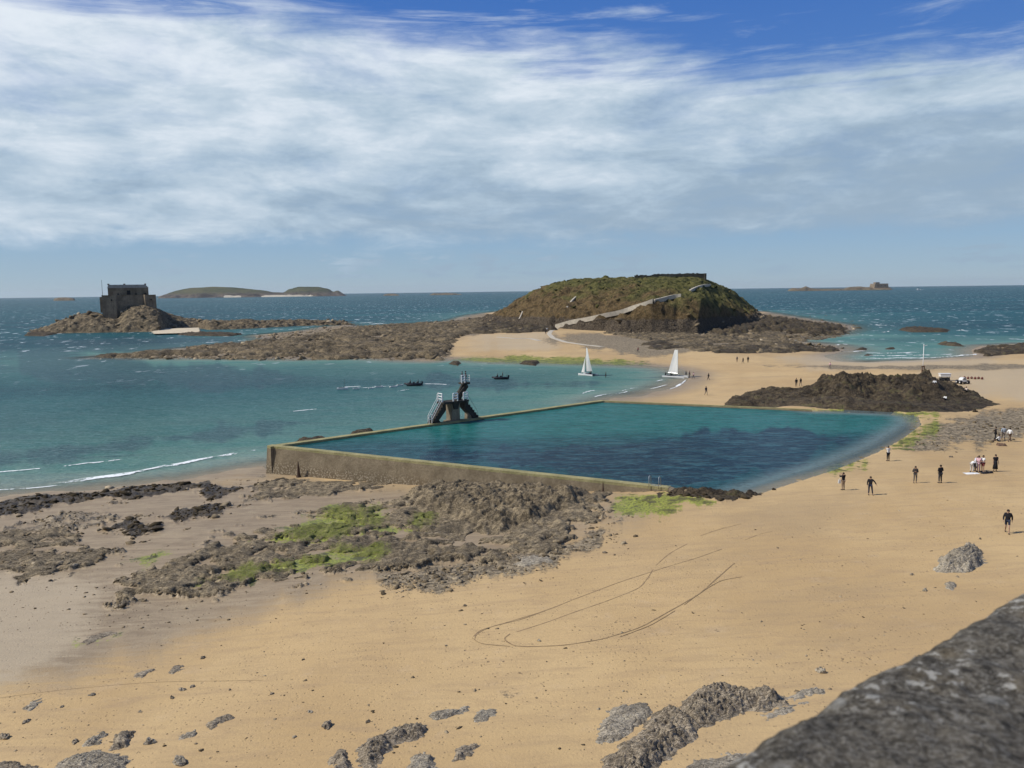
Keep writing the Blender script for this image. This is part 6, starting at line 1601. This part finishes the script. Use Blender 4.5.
for xx in (-.8, .8):
    for yy in (-.5, .5): MB().box(xx - .05, xx + .05, yy - .05, yy + .05, .5, .948).build('leg', M['metal_dark'], ct)
for yy in (-.6, .6):
    for xx in (-.55, .55): wheel(MB(), xx, yy, .34, .34, .16).build('wheel', M['rubber'], ct)
MB().tube([(-1.0, 0, .6), (-2.0, 0, .4)], .04, 6).build('drawbar', M['metal_dark'], ct)
x, y, z = GG(963, 384)
bg_ = tag(empty('beach_buggy', (x, y, z), R_(0)), 'small white beach buggy with fat black wheels behind the mound', 'buggy')
MB().prism([(-.55, .45), (.55, .45), (.5, .95), (.25, 1.35), (-.25, 1.35), (-.5, .95)], -.5, .9).build('body', M['hull_white'], bg_, bevel=.06)
MB().prism([(-.30, 1.0), (.30, 1.0), (.2, 1.25), (-.2, 1.25)], -.53, -.49).build('windscreen', M['dark_hole'], bg_)
for xx in (-.78, .78):
    for yy in (-.45, .85):
        k = MB(); k.tube([(xx - .2, yy, .42), (xx + .2, yy, .42)], .42, 18); wo = k.build('wheel', M['rubber'], bg_, bevel=.04)
        MB().tube([(xx - .21, yy, .42), (xx + .21, yy, .42)], .16, 12).build('rim', M['white_paint'], wo)
MB().tube([(-.78, -.45, .42), (.78, -.45, .42)], .05, 6).build('axle', M['metal_dark'], bg_)
MB().tube([(-.45, .5, 1.3), (-.45, .5, 1.6), (-.2, .5, 1.6)], .03, 6).build('handlebar', M['metal_dark'], bg_)
M['float_red'] = plain('faded_red_plastic', (0.16, 0.05, 0.035), 0.5, 0.2, 4)
for i in range(6):
    x, y, z = GG(964.5 + i * 3.5, 378.7 + (i % 2) * .25 + i * .1)
    r = tag(empty('float', (x, y, z), i * .7), ['leftmost', 'second from left', 'third from left', 'fourth from left', 'fifth from left', 'rightmost'][i] + ' of six dull red floats lined up beyond the buggy', 'float', 'row of dull red floats')
    MB().ball((0, 0, .24), (.30, .26, .27), 12, 8).build('buoy', M['float_red'], r, True); MB().tube([(0, 0, .48), (0, 0, .58)], .06, 8).build('eye', M['metal_dark'], r)

# ============================================================ the rampart parapet at the viewer's elbow
def parapet_material():
    m, t = newmat('lichened_granite')
    pos = t.n('ShaderNodeTexCoord').outputs['Object']
    n0 = t.noise(pos, 5, 6, 0.6, 0.4); n1 = t.noise(pos, 30, 8, 0.68, 0.1); n2 = t.noise(pos, 130, 6, 0.75); n3 = t.noise(pos, 48, 6, 0.6, 0.1)
    c = t.mix(t.ss(n1, 0.35, 0.65), (0.050, 0.044, 0.034), (0.150, 0.132, 0.102))
    c = t.mix(t.ss(n2, 0.47, 0.62, 0, 0.7), c, (0.25, 0.235, 0.205))
    c = t.mix(t.ss(n2, 0.5, 0.3, 0, 0.6), c, (0.022, 0.021, 0.020))
    c = t.mix(t.ss(n0, 0.52, 0.66, 0, 0.55), c, (0.19, 0.15, 0.09))
    c = t.mix(t.math('MULTIPLY', t.ss(n3, 0.55, 0.62), t.ss(n0, 0.42, 0.58)), c, (0.40, 0.385, 0.34))
    c = t.mix(t.ss(n3, 0.45, 0.36, 0, 0.7), c, (0.022, 0.020, 0.017))
    vo = t.n('ShaderNodeTexVoronoi', {'Vector': pos, 'Scale': 16.0}, feature='F1')
    c = t.mix(t.math('MULTIPLY', t.ss(vo.outputs['Distance'], 0.16, 0.30, 1, 0), t.ss(n0, 0.42, 0.56, 0, 0.75)), c, (0.30, 0.30, 0.28))
    h = t.math('ADD', n1, t.math('MULTIPLY', n2, 0.4))
    finish(t, c, 0.95, h, 0.9, 0.012, 0.15)
    return m
M['parapet'] = parapet_material()
PT = 22.47
EA, EB = Vector((*P(721, 768, PT), 0)), Vector((*P(1024, 597, PT), 0))
ed = (EB - EA).normalized(); en = Vector((ed.y, -ed.x, 0))      # points from the outer edge back over the wall
org = EA - ed * 1.2
n_u, n_v = 300, 110
us = np.linspace(0, 4.6, n_u * 2); prof = []
top_w = 0.46
# cross-section: outer face low, rounded arris, top, rounded inner arris, inner face
cs = [(0.03, -1.3), (0.02, -.9), (0.01, -.5), (0.004, -.25), (0, -.12), (0.0, -.06), (0.006, -.03), (0.018, -.012), (0.035, -.003)] + [(0.05 + (top_w - .1) * k / 60, 0.0) for k in range(61)] + [(top_w - .03, -.004), (top_w - .012, -.015), (top_w, -.04), (top_w, -.3), (top_w, -1.05)]
cs = np.array(cs)
U2, K2 = np.meshgrid(us, np.arange(len(cs)), indexing='ij'); vv = cs[:, 0][K2]; hh = cs[:, 1][K2]
nz = fbm(U2 * 2.2, vv * 2.2 + hh, 4, 301) * 0.030 + fbm(U2 * 12, vv * 12 + hh * 4, 4, 302) * 0.009 + fbm(U2 * 45, vv * 45, 2, 303) * 0.003
bow = -0.030 - 0.012 * np.sin(np.clip((U2 - 1.2) / 0.82, 0, 1) * np.pi)
oe = bow + fbm(U2 * 3.0, U2 * 0, 4, 304) * 0.012
topness = sstep(hh, -0.2, 0.0)
VX = org.x + ed.x * U2 + en.x * (vv + oe + nz * (1 - topness) * 1.5); VY = org.y + ed.y * U2 + en.y * (vv + oe + nz * (1 - topness) * 1.5); VZ = hh + nz * topness
me = grid_mesh('capstone', VX - org.x, VY - org.y, VZ, None, True)
par = tag(empty('parapet', (org.x, org.y, PT)), 'rough dark granite parapet with pale lichen, out of focus at the bottom right', 'wall')
co_ = link('capstone', me, M['parapet'], par)
# rampart below it, down to the beach, and its walkway
M['rampart'] = masonry('rampart_granite', (0.16, 0.145, 0.12), (0.28, 0.25, 0.21), 1.0)
rb_ = MB(); mt = Matrix(((ed.x, en.x, 0), (ed.y, en.y, 0), (0, 0, 1))).to_4x4(); mt.translation = Vector((0, 0, 0))
rb_.box(-14, 5.5, 0.09, top_w - .04, -1.9, -1.0, mt).build('wall', M['rampart'], par)
rp = tag(empty('rampart', (org.x, org.y, 2.0)), 'tall granite rampart carrying the walkway under the parapet', 'rampart')
MB().box(-14, 5.5, 0.06, 6.5, -2.0, 19.35 - .8, mt).build('wall', M['rampart'], rp)
MB().box(-14, 5.5, top_w, 6.45, 18.553, 18.75, mt).build('walkway', M['rampart'], rp)

# ============================================================ sea air
hz = MB(); hz.box(-20100, 20100, -60, 20100, -5.5, 130)
m_, t_ = newmat('haze')
vol = t_.n('ShaderNodeVolumePrincipled', {'Color': (0.72, 0.82, 0.95, 1), 'Density': 2.0e-5, 'Anisotropy': 0.2})
t_.n('ShaderNodeOutputMaterial', {'Volume': vol.outputs[0]})
hzo = hz.build('haze', m_); tag(hzo, kind='stuff')
